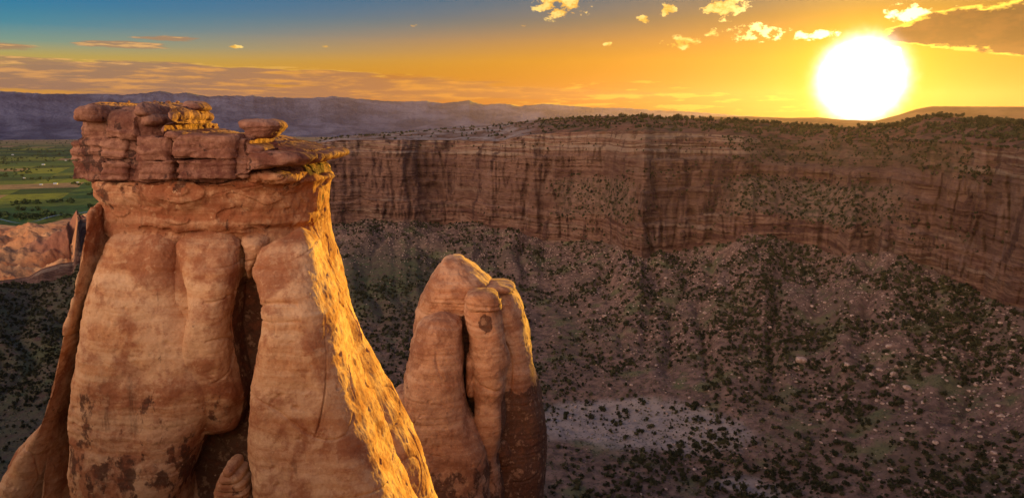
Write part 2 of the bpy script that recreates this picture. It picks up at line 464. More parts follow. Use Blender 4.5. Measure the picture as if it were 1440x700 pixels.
rim_n = fbm(s_arc, 0 * AZ, 0 * AZ + 5, 1 / 110, 5, 0.55) * 34 + fbm(s_arc, 0 * AZ, 0 * AZ + 9, 1 / 22, 4, 0.55) * 9
rim_n += (np.abs(noise3(s_arc / 95, 0 * AZ, 0 * AZ + 14)) - 0.25) * 75 * smooth01(AZ, -16, -12)
r_rim = r_rim + rim_n * (1 - gapw * 0.7)
cliff_w = val([(-150, 20), (104, 20), (109, 12), (440, 40), (620, 38), (760, 40), (840, 48), (900, 42), (1000, 62), (1100, 105), (1200, 125), (1260, 90), (1320, 40), (1440, 26), (1700, 26)])
r_base = r_rim - cliff_w
r_sky = r_rim + val([(-150, 20), (104, 20), (109, 60), (300, 160), (440, 260), (640, 260), (760, 210), (900, 150), (1000, 110), (1200, 75), (1290, 110), (1320, 130), (1440, 100), (1700, 100)])
T = lambda e: np.tan(np.radians(e))
el_base = el_base + (fbm(s_arc, 0 * AZ, 0 * AZ + 3, 1 / 60, 4, 0.55) * 1.5 + 0.2) * (1 - gapw)
z_base, z_rim, z_sky = r_base * T(el_base), r_rim * T(el_rim), r_sky * T(el_sky)
# keep rim elevation steady in view when the rim wanders
r2 = val([(-150, 330), (0, 330), (480, 340), (760, 340), (900, 330), (1000, 300), (1200, 260), (1440, 225), (1700, 215)])
z2 = val([(-150, -142), (480, -141), (760, -140), (1000, -137), (1200, -131), (1440, -124), (1700, -120)])

segs = []   # (rows, r_start, z_start, r_end, z_end, kind)
st = [(0.3 + 0 * AZ, -1.8 + 0 * AZ), (2.5 + 0 * AZ, -1.8 + 0 * AZ), (186 + 0 * AZ, -139 + 0 * AZ), (r2, z2), (r_base, z_base), (r_rim, z_rim), (r_sky, z_sky)]
r7 = np.where(gapw > 0.5, r_sky + 215, r_sky + 500); z7 = np.where(gapw > 0.5, r7 * T(-12.0), np.minimum(z_sky - 70, -60))
r8 = np.maximum(r7 + 500, 1780 + 0 * AZ)
st += [(r7, z7), (r8, -208 + 0 * AZ), (11000 + 0 * AZ, -215 + 0 * AZ)]
back_w = smooth01(np.abs(AZ), 52, 75)
nrows = [4, 70, 190, 300, 330, 110, 40, 190, 200]
RR, ZZ, TT, SEG = [], [], [], []
for k in range(len(nrows)):
    ra, za = st[k]; rb, zb = st[k + 1]
    tt = np.linspace(0, 1, nrows[k], endpoint=False)
    for t_ in tt:
        if k == 8: rr = np.exp(np.log(ra) * (1 - t_) + np.log(rb) * t_)
        elif k == 1: rr = ra + (rb - ra) * t_ ** 1.5
        else: rr = ra + (rb - ra) * t_
        f_ = (rr - ra) / (rb - ra) if k != 4 else t_
        if k == 4:      # terraced cliff: z climbs evenly, r climbs in ledges
            rr = None
        zz = za + (zb - za) * (f_ if k != 3 else f_ ** 1.25)
        if k == 5: zz = za + (zb - za) * f_
        RR.append(np.zeros(NC) if rr is None else rr); ZZ.append(zz); TT.append(t_); SEG.append(k)
RR.append(st[-1][0]); ZZ.append(st[-1][1]); TT.append(1.0); SEG.append(8)
RR = np.array(RR); ZZ = np.array(ZZ); TT = np.array(TT); SEG = np.array(SEG)
NR = len(TT)
AZr = np.radians(AZ)
# ledges of the cliff
cl = np.where(SEG == 4)[0]; tcl = TT[cl][:, None] + fbm(s_arc[None, :], 0 * s_arc[None, :], 0.5 + TT[cl][:, None] * 2, 1 / 90, 3) * 0.03
def stair(t):
    out = 0.16 * t
    for c, wd, a in ((0.17, 0.02, 0.08), (0.26, 0.015, 0.16), (0.40, 0.01, 0.05), (0.52, 0.012, 0.10), (0.66, 0.01, 0.06), (0.78, 0.012, 0.10), (0.86, 0.01, 0.10), (0.92, 0.008, 0.09), (0.97, 0.008, 0.10)):
        out = out + a * smooth01(t, c - wd, c + wd)
    return out
stv = stair(tcl); stv = stv / stair(np.array(1.0))
def alt_stair(t):
    return np.interp(t, [0, 0.20, 0.24, 0.56, 0.60, 0.78, 0.80, 0.84, 1.0], [0, 0.06, 0.10, 0.50, 0.53, 0.58, 0.62, 0.68, 1.0])
a_px = lambda q: float(azel(q, 280)[0])
bw = smooth01(AZ, a_px(985), a_px(1060)) * (1 - smooth01(AZ, a_px(1235), a_px(1290)))
bw = np.maximum(bw, 0.75 * smooth01(AZ, a_px(765), a_px(800)) * (1 - smooth01(AZ, a_px(885), a_px(903))))
bw = bw * np.clip(0.9 + 0.5 * noise3(s_arc / 40, 0 * s_arc, 4), 0, 1)
stv = stv * (1 - bw[None, :]) + alt_stair(np.clip(tcl, 0, 1)) * bw[None, :]
tw = (smooth01(AZ, a_px(1010), a_px(1090)) * (1 - smooth01(AZ, a_px(1330), a_px(1400))))[None, :] * smooth01(tcl, 0.70, 0.76)
stv = stv * (1 - tw) + (0.66 + (np.clip(tcl, 0, 1) - 0.7) / 0.3 * 0.34) * tw
RR[cl] = r_base[None, :] + (r_rim - r_base)[None, :] * np.clip(stv, 0, 1)
X0 = RR * np.sin(AZr); Y0 = RR * np.cos(AZr)
# displacement
wseg = lambda k, e0=0.08, e1=0.08: np.where(SEG == k, np.minimum(smooth01(TT, 0, e0), 1 - smooth01(TT, 1 - e1, 1)), 0)[:, None]
w_clf = np.where(SEG == 4, smooth01(TT, 0, 0.05) * (1 - 0.6 * smooth01(TT, 0.97, 1)), 0) + np.where(SEG == 5, 0.4 * (1 - smooth01(TT, 0, 0.15)), 0)
sub = (SEG == 4) | (SEG == 5)
S2 = np.broadcast_to(s_arc[None, :], RR.shape)
jn = noise3(S2[sub] / 13.0, ZZ[sub] / 70.0, 2.0)
joint = -np.exp(-(jn / 0.08) ** 2) * 6.0 * smooth01(noise3(S2[sub] / 50, ZZ[sub] / 60, 6.0), -0.15, 0.25)
jn2 = noise3(S2[sub] / 5.5, ZZ[sub] / 30.0, 8.0)
joint2 = -np.exp(-(jn2 / 0.10) ** 2) * 2.6
blk = fbm(S2[sub] / 18, ZZ[sub] / 45, 0 * ZZ[sub], 1.0, 4, 0.55) * 13.0
zb_ = ZZ[sub] + 2.0 * noise3(S2[sub] / 60, 0, 1)
strat = noise3(zb_ / 5.0, 0 * zb_, S2[sub] / 400) * 2.0 + noise3(zb_ / 1.9, 0 * zb_ + 4, S2[sub] / 200) * 1.1
fine = fbm(X0[sub], Y0[sub], ZZ[sub], 1 / 5.0, 4, 0.55) * 1.3
dr = np.zeros_like(RR); dr[sub] = -(joint + joint2 + blk * 0.8 + strat * 1.2 + fine)
gapmask = (1 - gapw[None, :])
soilz = (smooth01(AZ, a_px(1010), a_px(1090)) * (1 - smooth01(AZ, a_px(1330), a_px(1400))))[None, :] * smooth01(TT, 0.70, 0.78)[:, None] * (SEG == 4)[:, None]
soilz = np.maximum(soilz, bw[None, :] * (smooth01(TT, 0.20, 0.27) * (1 - smooth01(TT, 0.54, 0.60)))[:, None] * (SEG == 4)[:, None])
dsm = np.zeros_like(RR); dsm[sub] = -blk * 0.8
RR = RR + (dr * (1 - 0.85 * soilz) + dsm * 0.85 * soilz) * w_clf[:, None] * (0.15 + 0.85 * smooth01(AZ, -31.5, -25.0))[None, :]
# ground relief
Zg = np.zeros_like(ZZ)
sel = (SEG >= 1) & (SEG <= 3)
amp = np.where(SEG == 1, 2.0, 1.6) * np.where(SEG == 1, smooth01(TT, 0.05, 0.3), 1) * np.where(SEG == 3, 1 - smooth01(TT, 0.93, 1) * 0.7, 1)
n1 = fbm(X0[sel], Y0[sel], 0 * X0[sel], 1 / 55.0, 6, 0.52)
gul = np.abs(noise3(S2[sel] / 30 + 0.8 * noise3(X0[sel] / 70, Y0[sel] / 70, 3), RR[sel] / 260, 4.0))
tal = np.broadcast_to(np.where(SEG == 3, smooth01(TT, 0.05, 0.5), np.where(SEG >= 4, 1, 0))[:, None], RR.shape)[sel]
Zg[sel] = (n1 * 4.2 + (gul - 0.25) * 9 * tal + fbm(X0[sel], Y0[sel], 0 * X0[sel], 1 / 7.0, 3) * 0.7)
Zg *= amp[:, None] * 0.7
sel = (SEG == 5)
Zg[sel] += (fbm(X0[sel], Y0[sel], 0 * X0[sel], 1 / 35.0, 5) * 3.4 + np.round(noise3(X0[sel] / 60, Y0[sel] / 60, 7) * 3) * 0.8) * wseg(5, 0.1, 0.25)[sel]
sel = (SEG >= 6)
wb = np.where(SEG == 6, smooth01(TT, 0, 0.5), np.where(SEG == 7, 1, 0))[:, None] * np.ones((1, NC))
wv = np.where(SEG == 7, smooth01(TT, 0.7, 1), np.where(SEG == 8, 1, 0))[:, None]
hump = fbm(X0[sel], Y0[sel] * 1.4, 0 * X0[sel], 1 / 120.0, 7, 0.56) * 66
hump = hump - np.abs(noise3(X0[sel] / 60, Y0[sel] / 60, 2)) * 9
Zg[sel] += (hump * (wb * (1 - wv))[sel])
Zg[sel] += fbm(X0[sel], Y0[sel], 0 * X0[sel], 1 / 900.0, 3)[:] * 5 * (np.ones((1, NC)) * wv)[sel]
ZZ = ZZ + Zg
# behind the camera the rim plateau runs on
flat = -1.9 + fbm(X0 / 60, Y0 / 60, 0 * X0, 1.0, 4) * 1.0 * smooth01(RR, 6, 40)
ZZ = ZZ * (1 - back_w) + np.minimum(flat, -1.6) * back_w
XX = RR * np.sin(AZr); YY = RR * np.cos(AZr)
TV = np.stack([XX, YY, ZZ], -1)
EL = np.degrees(np.arctan2(ZZ, RR))
seg_rows = {k: np.where(SEG == k)[0] for k in range(9)}

# ground materials
def ground_mat(name, kind):
    m, n, b = new_mat(name)
    p = pos(n)
    a = n.noise(p, 0.035, 7, 0.6); c = n.noise(p, 0.22, 7, 0.62); f = n.noise(p, 1.1, 6, 0.7)
    col = n.mix(n.sstep(c, 0.38, 0.62), (0.125, 0.078, 0.064), (0.25, 0.155, 0.125))
    col = n.mix(n.mul(n.sstep(a, 0.48, 0.62), 0.7), col, (0.12, 0.085, 0.065))
    col = n.mix(n.mul(n.sstep(n.noise(n.scaled(p, 1, 1, 1, (9, 4, 1)), 0.05, 6, 0.6), 0.52, 0.66), 0.75), col, (0.13, 0.14, 0.065))   # grass and low scrub
    pale = attr(n, 'pale')
    col = n.mix(n.mul(n.sstep(n.add(pale, n.mul(n.sub(a, 0.5), 1.6)), 0.30, 0.75), n.lin(c, 0.3, 0.6, 0.6, 1.0)), col, (0.37, 0.30, 0.28))
    g = attr(n, 'green')
    col = n.mix(n.mul(g, n.sstep(c, 0.3, 0.6)), col, (0.075, 0.095, 0.045))
    rk = n.sstep(n.voro(p, 0.45), 0.22, 0.10)
    col = n.mix(n.mul(n.mul(rk, n.sstep(f, 0.5, 0.6)), 0.9), col, (0.45, 0.35, 0.31))
    # low scrub specks
    sp2 = n.sstep(n.add(n.voro(n.scaled(p, 1, 1, 0.3), 0.62), n.mul(n.sub(a, 0.5), 0.5)), 0.30, 0.16)
    col = n.mix(n.mul(sp2, 0.7), col, (0.05, 0.055, 0.03))
    n.put(b.inputs['Base Color'], col)
    bump(n, b, n.add(n.mul(c, 3.0), f), 0.7, 0.6)
    return m
M_ground = ground_mat('canyon_soil', 0)

m, n, b = new_mat('canyon_wall_rock'); M_wall = m
p = pos(n); s_ = n.n('ShaderNodeSeparateXYZ'); n.put(s_.inputs[0], p)
wz = n.add(s_.outputs[2], n.mul(n.noise(p, 0.012, 4), 10.0))
ht = attr(n, 'hgt')
bn = n.noise(n.vec(n.mul(s_.outputs[0], 0.011), n.mul(s_.outputs[1], 0.011), n.mul(wz, 0.17)), 1.0, 7, 0.66)
lay = n.ramp(bn, [(0.30, (0.11, 0.052, 0.042)), (0.43, (0.20, 0.10, 0.075)), (0.50, (0.36, 0.21, 0.15)), (0.55, (0.17, 0.085, 0.064)), (0.64, (0.40, 0.27, 0.20)), (0.75, (0.22, 0.12, 0.09))])
mass = n.mix(n.sstep(n.noise(n.scaled(p, 1, 1, 0.5), 0.03, 6, 0.6), 0.4, 0.6), (0.15, 0.078, 0.062), (0.28, 0.16, 0.12))
mz = n.mul(n.mul(n.sstep(ht, 0.25, 0.36), n.sstep(ht, 0.86, 0.78)), 0.5)
lay = n.mix(n.mul(n.sstep(ht, 0.74, 0.82), n.sstep(n.noise(n.vec(n.mul(s_.outputs[0], 0.006), n.mul(s_.outputs[1], 0.006), n.mul(wz, 0.42)), 1.0, 5, 0.6), 0.47, 0.56)), lay, (0.42, 0.30, 0.225))
col = n.mix(mz, lay, mass)
vs = n.noise(n.scaled(p, 1, 1, 0.14), 0.075, 7, 0.62)
col = n.mix(n.mul(n.sstep(vs, 0.55, 0.62), 0.7), col, (0.085, 0.045, 0.042))
vs3 = n.noise(n.scaled(p, 1, 1, 0.07, (40, 3, 3)), 0.3, 4, 0.6)
col = n.mix(n.mul(n.sstep(vs3, 0.62, 0.70), 0.35), col, (0.10, 0.055, 0.045))
pt = n.noise(p, 0.05, 6, 0.6)
col = n.mix(n.mul(n.sstep(pt, 0.56, 0.70), 0.5), col, (0.38, 0.25, 0.20))
benchg = attr(n, 'bench')
soilA = n.mix(n.sstep(n.noise(p, 0.2, 6, 0.6), 0.4, 0.6), (0.075, 0.065, 0.04), (0.21, 0.13, 0.10))
soilB = n.mix(n.sstep(n.noise(n.scaled(p, 0.5, 0.5, 2.5), 0.12, 7, 0.6), 0.42, 0.6), (0.055, 0.04, 0.022), (0.13, 0.075, 0.05))
soil = n.mix(n.sstep(ht, 0.62, 0.70), soilA, soilB)
col = n.mix(benchg, col, soil)
n.put(b.inputs['Base Color'], col)
bump(n, b, n.mul(n.add(n.mul(n.noise(n.scaled(p, 1, 1, 3), 0.35, 8, 0.65), 2.0), n.noise(n.scaled(p, 1, 1, 0.2), 0.8, 5, 0.6)), n.sub(1.0, n.mul(benchg, 0.85))), 1.0, 2.2)

m, n, b = new_mat('mesa_rock'); M_mesa = m
p = pos(n)
a = n.noise(n.scaled(p, 1, 1, 3), 0.035, 7, 0.62)
colp = n.ramp(a, [(0.36, (0.14, 0.08, 0.06)), (0.46, (0.18, 0.11, 0.085)), (0.52, (0.25, 0.20, 0.19)), (0.58, (0.30, 0.26, 0.26)), (0.64, (0.25, 0.15, 0.11))])
cold = n.ramp(a, [(0.36, (0.06, 0.05, 0.03)), (0.46, (0.13, 0.065, 0.045)), (0.52, (0.20, 0.10, 0.07)), (0.62, (0.07, 0.06, 0.035))])
col = n.mix(attr(n, 'palerim'), cold, colp)
n.put(b.inputs['Base Color'], col)
bump(n, b, n.noise(n.scaled(p, 1, 1, 4), 0.2, 8, 0.65), 0.9, 2.0)

m, n, b = new_mat('valley_soil'); M_valley = m
p = pos(n); s_ = n.n('ShaderNodeSeparateXYZ'); n.put(s_.inputs[0], p)
a = n.noise(p, 0.006, 8, 0.6); c = n.noise(p, 0.035, 7, 0.6)
bad = n.mix(n.sstep(a, 0.40, 0.60), (0.60, 0.26, 0.11), (0.76, 0.42, 0.20))
bad = n.mix(n.mul(n.sstep(c, 0.50, 0.66), 0.8), bad, (0.20, 0.13, 0.09))
bad = n.mix(n.mul(n.sstep(n.noise(p, 0.0025, 4), 0.55, 0.66), 0.8), bad, (0.30, 0.12, 0.085))
# fields: parcels in a turned grid, each cell with a colour of its own
rot = n.n('ShaderNodeMapping'); n.put(rot.inputs['Vector'], p); rot.inputs['Rotation'].default_value = (0, 0, R_(-24))
rs = n.n('ShaderNodeSeparateXYZ'); n.put(rs.inputs[0], rot.outputs[0])
def cell(fx, fy, sd_):
    cx_ = n.m('FLOOR', n.m('DIVIDE', rs.outputs[0], fx)); cy_ = n.m('FLOOR', n.m('DIVIDE', rs.outputs[1], fy))
    wn = n.n('ShaderNodeTexWhiteNoise'); n.put(wn.inputs['Vector'], n.vec(cx_, cy_, sd_)); return wn.outputs['Value']
c1 = cell(300, 190, 1.0); c2 = cell(150, 380, 7.0)
fv = n.add(n.mul(c1, 0.6), n.mul(c2, 0.4))
fld = n.ramp(fv, [(0.0, (0.03, 0.075, 0.02)), (0.30, (0.06, 0.13, 0.03)), (0.42, (0.13, 0.18, 0.03)), (0.54, (0.20, 0.24, 0.03)), (0.64, (0.05, 0.12, 0.03)), (0.78, (0.33, 0.22, 0.11)), (0.9, (0.20, 0.20, 0.06))], 'CONSTANT')
fld = n.mix(n.mul(n.sstep(c, 0.5, 0.6), 0.45), fld, (0.03, 0.045, 0.02))
dry = n.sstep(s_.outputs[1], 5200, 7600)
fld = n.mix(n.mul(dry, 0.75), fld, n.mix(n.sstep(n.noise(n.scaled(p, 0.3, 2, 1), 0.002, 5), 0.45, 0.6), (0.36, 0.24, 0.15), (0.22, 0.18, 0.10)))
col = n.mix(attr(n, 'fields'), bad, fld)
n.put(b.inputs['Base Color'], col)
bump(n, b, n.mul(c, 4.0), 0.7, 3.0)

def sheet(name, k0, k1, mat, attrs=None, c0=0, c1=NC):
    r = np.where((SEG >= k0) & (SEG <= k1))[0]
    last = r[-1] + 1 if r[-1] + 1 < NR else r[-1]
    V = TV[r[0]:last + 1, c0:c1]
    A = {k: v[r[0]:last + 1, c0:c1] for k, v in (attrs or {}).items()}
    me = mesh_np(name, V, grid_faces(V.shape[0], V.shape[1])[:, ::-1], (mat,), A)
    return link(name, me, kind='structure')

# zones
aw, ew = azel(905, 598)
pale = np.exp(-(((AZ[None, :] - aw) / 9.0) ** 2 + ((EL - ew) / 2.3) ** 2) ** 2)
aw2, ew2 = azel(1080, 690)
pale = np.maximum(pale, 0.6 * np.exp(-(((AZ[None, :] - aw2) / 6.0) ** 2 + ((EL - ew2) / 1.0) ** 2)))
pale *= (SEG <= 3)[:, None]
aw, ew = azel(540, 400)
green = 1.0 * np.exp(-(((AZ[None, :] - aw) / 6.0) ** 2 + ((EL - ew) / 2.6) ** 2))
green = np.maximum(green, smooth01(-AZ, 24, 30)[None, :] * 0.65 * np.ones_like(EL))
ab, eb = azel(840, 285)
top_soil = (smooth01(AZ, a_px(1010), a_px(1090)) * (1 - smooth01(AZ, a_px(1330), a_px(1400))))[None, :] * smooth01(TT, 0.70, 0.78)[:, None] * (SEG == 4)[:, None] * 0.85
bench = top_soil + bw[None, :] * smooth01(TT, 0.20, 0.27)[:, None] * (1 - smooth01(TT, 0.54, 0.60))[:, None] * (SEG == 4)[:, None]
# badlands end in a wavy river bank
rive = 1790 + 60 * np.sin(AZ * 0.8) + 90 * noise3(AZ / 4, 0, 0)
fields = smooth01(RR - rive[None, :], -12, 12)
_ = 0
sheet('canyon_floor', 0, 3, M_ground, {'pale': pale, 'green': green})
hg = TT[:, None] + 0.05 * noise3(S2 / 80, 0 * S2, 0 * S2 + 2)
sheet('canyon_wall', 4, 4, M_wall, {'bench': bench, 'hgt': hg})
pr_ = smooth01(AZ, -22, -14) * (1 - smooth01(AZ, -1, 4)) * 1.0
sheet('mesa_top', 5, 5, M_mesa, {'palerim': pr_[None, :] * np.ones_like(RR)})
sheet('valley_ground', 6, 8, M_valley, {'fields': fields})

# ------------------------------------------------------------------ far mountains
m, n, b = new_mat('mountain_hazed_rock'); M_mtn = m
p = pos(n)
col = n.mix(n.sstep(n.noise(n.scaled(p, 1, 1, 2.5), 0.0015, 7, 0.6), 0.4, 0.62), (0.04, 0.06, 0.13), (0.12, 0.145, 0.25))  # blue of the distant haze is put into the rock colour
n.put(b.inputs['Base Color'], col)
bump(n, b, n.noise(p, 0.003, 8, 0.6), 1.0, 140)

m, n, b = new_mat('hill_rock'); M_hill = m
n.put(b.inputs['Base Color'], n.mix(n.sstep(n.noise(pos(n), 0.004, 7, 0.6), 0.4, 0.62), (0.14, 0.07, 0.03), (0.24, 0.13, 0.06)))

def mountains(name, pts, r0, r1, az0, az1, nr, seed, rough, zb, roughsky=1.0):
    A_ = np.arange(az0, az1, 0.07)
    a = np.array(pts, float); pa, pe = azel(a[:, 0], a[:, 1])
    E = np.interp(A_, pa, pe)
    E = E + (np.abs(noise3(A_ * 0.9 + seed, 0, 1)) * -0.11 + noise3(A_ * 3.5 + seed, 0, 3) * 0.035) * roughsky
    top = r1 * np.tan(np.radians(E))
    t_ = np.linspace(0, 1, nr)[:, None]
    r = r0 + (r1 - r0) * t_ + 0 * A_[None, :]
    prof = np.where(t_ < 0.45, 0.30 * (t_ / 0.45) ** 1.3, 0.30 + 0.70 * smooth01(t_, 0.45, 1.0))
    s = np.radians(A_)[None, :] * r1
    rid = np.abs(noise3(s / 700 + 0.5 * noise3(s / 1500, r / 1500, 5), r / 2600, seed)) + 0.2 * np.abs(noise3(s / 260, r / 1200, seed + 3))
    prof = prof - rid * (0.6 + 0.8 * noise3(s / 2500, r / 900, 9)) * rough * np.sin(np.clip(t_, 0, 1) * math.pi) * 1.2
    z = zb + (top - zb)[None, :] * prof
    # back side
    nb_ = 8
    rb = r1 + np.linspace(150, 1400, nb_)[:, None] + 0 * A_[None, :]; zb2 = zb + (top - zb)[None, :] * (1 - np.linspace(0.12, 1, nb_))[:, None]
    r = np.concatenate([r, rb]); z = np.concatenate([z, zb2])
    ar = np.radians(A_)[None, :]
    V = np.stack([r * np.sin(ar), r * np.cos(ar), z], -1)
    return link(name, mesh_np(name, V, grid_faces(V.shape[0], V.shape[1])[:, ::-1], (M_mtn if seed < 5 else M_hill,)), kind='structure')

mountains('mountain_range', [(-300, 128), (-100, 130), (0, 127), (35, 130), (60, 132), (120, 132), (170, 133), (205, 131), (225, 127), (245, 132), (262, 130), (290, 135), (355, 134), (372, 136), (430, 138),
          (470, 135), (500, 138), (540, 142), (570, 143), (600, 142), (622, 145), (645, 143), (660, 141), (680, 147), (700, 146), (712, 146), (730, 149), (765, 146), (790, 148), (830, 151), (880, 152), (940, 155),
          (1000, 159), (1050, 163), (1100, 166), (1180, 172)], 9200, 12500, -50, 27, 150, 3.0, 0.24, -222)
mountains('near_hills', [(760, 178), (960, 166), (1000, 164), (1060, 164), (1110, 166), (1150, 165), (1180, 168), (1230, 170), (1262, 162), (1290, 153), (1312, 149.5), (1400, 150), (1440, 150), (1500, 151), (1700, 150)],
          3300, 4600, 2, 50, 90, 11.0, 0.08, -120, 0.25)

# river along the edge of the badlands
m, n, b = new_mat('river_water'); M_water = m
b.inputs['Base Color'].default_value = (0.12, 0.12, 0.11, 1); b.inputs['Roughness'].default_value = 0.25; b.inputs['Specular IOR Level'].default_value = 0.9
bump(n, b, n.noise(pos(n), 0.15, 3), 0.15, 0.5)
A_ = np.arange(-60, -14, 0.15)
rv = np.interp(A_, AZ, rive) + 26 + 26 * np.sin(A_ * 1.9)
wd = 3.5 + 3.4 * np.sin(A_ * 2.7 + 1)
zr = -199.0
Vr = np.stack([np.stack([(rv - wd) * np.sin(np.radians(A_)), (rv - wd) * np.cos(np.radians(A_)), 0 * A_ + zr], -1),
               np.stack([(rv + wd) * np.sin(np.radians(A_)), (rv + wd) * np.cos(np.radians(A_)), 0 * A_ + zr], -1)])
link('river', mesh_np('river', Vr, grid_faces(2, len(A_))[:, ::-1], (M_water,)), kind='structure')

# ------------------------------------------------------------------ rocks
def disp_rock(amp=1.0, s=1.0, ledge=0.05, neck=None, seed=0.0, crack=0.10, bulge=0.45, mid=0.13):
    def f(V, N):
        x, y, z = V[..., 0] * s, V[..., 1] * s, V[..., 2] * s
        d = bulge * fbm(x, y, z * 0.7, 0.22, 3, 0.5, seed=seed) + mid * fbm(x, y, z, 0.9, 4, 0.55, seed=seed + 3)
        d += 0.22 * mid * fbm(x, y, z, 3.2, 3, 0.6, seed=seed + 5)
        wz = z + 0.35 * fbm(x, y, z, 0.25, 2, seed=seed) + 0.05 * x
        led = noise3(wz * 2.4, 0 * wz + 1.5, 0.05 * x) * 0.6 + noise3(wz * 5.5, 0 * wz + 3.5, 0.1 * x) * 0.4
        led = np.tanh(led * 3.5) * 0.55
        mod = 0.35 + 0.65 * smooth01(fbm(x, y, z, 0.2, 2, seed=seed + 9), -0.2, 0.3)
        d += ledge * led * mod
        nk = neck(V) if neck is not None else 0
        if neck is not None:
            st_ = noise3(wz * 1.25, 0 * wz, 0.08 * x) * 0.32 + np.round(noise3(x * 0.35, y * 0.35, wz * 0.8) * 2.5) * 0.12
            blocks = fbm(x, y, z, 0.55, 3, seed=2) * 0.35
            d += nk * (st_ + blocks)
        # winding cracks
        c1 = noise3(x * 0.16 + 5 + seed, y * 0.16, z * 0.10); c2 = noise3(x * 0.10, y * 0.10 + seed, z * 0.33 + 9)
        d -= crack * 1.6 * np.exp(-(c1 / 0.009) ** 2) * smooth01(noise3(x * 0.3 + 8, y * 0.3, z * 0.22), 0.05, 0.3) + crack * 1.0 * np.exp(-(c2 / 0.012) ** 2) * (noise3(x * .2, y * .2, 4 + 0 * x) > 0)
        # pits
        pt = noise3(x * 1.4, y * 1.4, z * 1.9 + seed)
        d -= 0.10 * smooth01(pt, 0.55, 0.85)
        return d * amp / s
    return f

# ---- the near pillar
PY = 42.0
neckf = lambda V: smooth01(V[..., 2], P(0, 352, 38)[1], P(0, 326, 38)[1])
dsk = disp_rock(1.0, 1.0, 0.05, neckf, 0.0)
dlobe = disp_rock(1.0, 1.0, 0.05, None, 0.0, bulge=0.5)
pil = []
core = [(247, 122, 472, 42, 4.7), (265, 126, 468, 42, 4.8), (285, 140, 463, 42, 4.5), (305, 146, 457, 42, 4.3), (325, 145, 455, 42.2, 3.9), (350, 142, 456, 42.5, 3.4), (400, 128, 468, 42.8, 3.2),
        (470, 112, 486, 43, 3.4), (560, 100, 505, 43.2, 3.9), (650, 95, 530, 43.2, 4.4), (760, 70, 590, 43, 6.0), (950, 20, 680, 43, 8.0), (1250, -60, 780, 43, 10)]
pil.append(column(core, 3.0, 0.055, 0.3, 0, 0.35, dsk))
# front left lobe
pil.append(column([(318, 176, 258, 39.5, 1.2), (345, 152, 272, 39.2, 1.9), (390, 132, 278, 39.0, 2.3), (430, 121, 282, 38.9, 2.5), (480, 112, 320, 38.8, 2.8), (540, 98, 338, 38.7, 3.0), (600, 90, 326, 38.6, 3.2),
                   (650, 94, 306, 38.4, 3.3), (700, 98, 288, 38.3, 3.4), (850, 92, 300, 38, 4), (1100, 60, 320, 37.5, 5)], 3.3, 0.05, 1.1, 0, 0.45, dlobe))
# middle lobe between the two long cracks
pil.append(column([(316, 262, 346, 39.4, 1.4), (345, 254, 358, 39.0, 1.9), (390, 260, 354, 38.7, 2.3), (425, 266, 350, 38.6, 2.4), (470, 260, 346, 38.6, 2.5), (520, 240, 352, 38.7, 2.5), (560, 236, 362, 38.9, 2.4),
                   (590, 238, 358, 39.1, 2.2), (618, 244, 350, 39.3, 2.0)], 3.3, 0.05, 1.2, 0.8, 0.4, dlobe))
# right buttress
pil.append(column([(322, 398, 452, 38.9, 1.3), (348, 362, 453, 38.7, 1.9), (380, 354, 460, 38.4, 2.4), (414, 364, 470, 38.2, 2.7), (445, 374, 479, 38.1, 2.9), (483, 370, 489, 38.0, 3.1), (546, 355, 506, 37.9, 3.3),
                   (585, 353, 520, 37.8, 3.5), (630, 348, 538, 37.7, 3.6), (694, 356, 562, 37.5, 3.8), (800, 350, 600, 37.3, 4.3), (1050, 330, 690, 37, 5.5)], 3.6, 0.05, 1.2, 0, 0.5, dlobe))
pil.append(column([(328, 168, 330, 40.4, 1.8), (350, 152, 344, 40.3, 2.3), (400, 134, 342, 40.0, 2.6), (470, 118, 338, 39.7, 2.7), (550, 104, 340, 39.4, 2.8), (600, 98, 330, 39.2, 2.8), (650, 100, 300, 39.2, 2.8), (760, 100, 290, 39.0, 3.0)], 4.2, 0.06, 0.9, 0.5, 0.5, dlobe))
# fillers that close the slot above and between its two hollows
pil.append(column([(320, 330, 400, 40.0, 1.6), (345, 338, 392, 39.6, 1.8), (385, 344, 378, 39.6, 1.6), (398, 348, 374, 40.0, 1.3)], 2.6, 0.05, 0.8, 0.5, 0.3, dlobe))
# rear right rib
pil.append(column([(235, 420, 470, 43.5, 2.5), (300, 415, 465, 43.3, 2.8), (346, 410, 470, 43.2, 3.0), (397, 410, 482, 43.1, 3.0), (460, 410, 496, 43, 3.1), (511, 420, 516, 43, 3.1), (563, 430, 544, 43, 3.2),
                   (620, 450, 573, 43, 3.4), (654, 460, 590, 43, 3.5), (700, 470, 602, 43, 3.6), (850, 480, 650, 43, 4.2), (1100, 480, 740, 43, 6)], 2.6, 0.06, 0.6, 0, 0.4, dlobe))
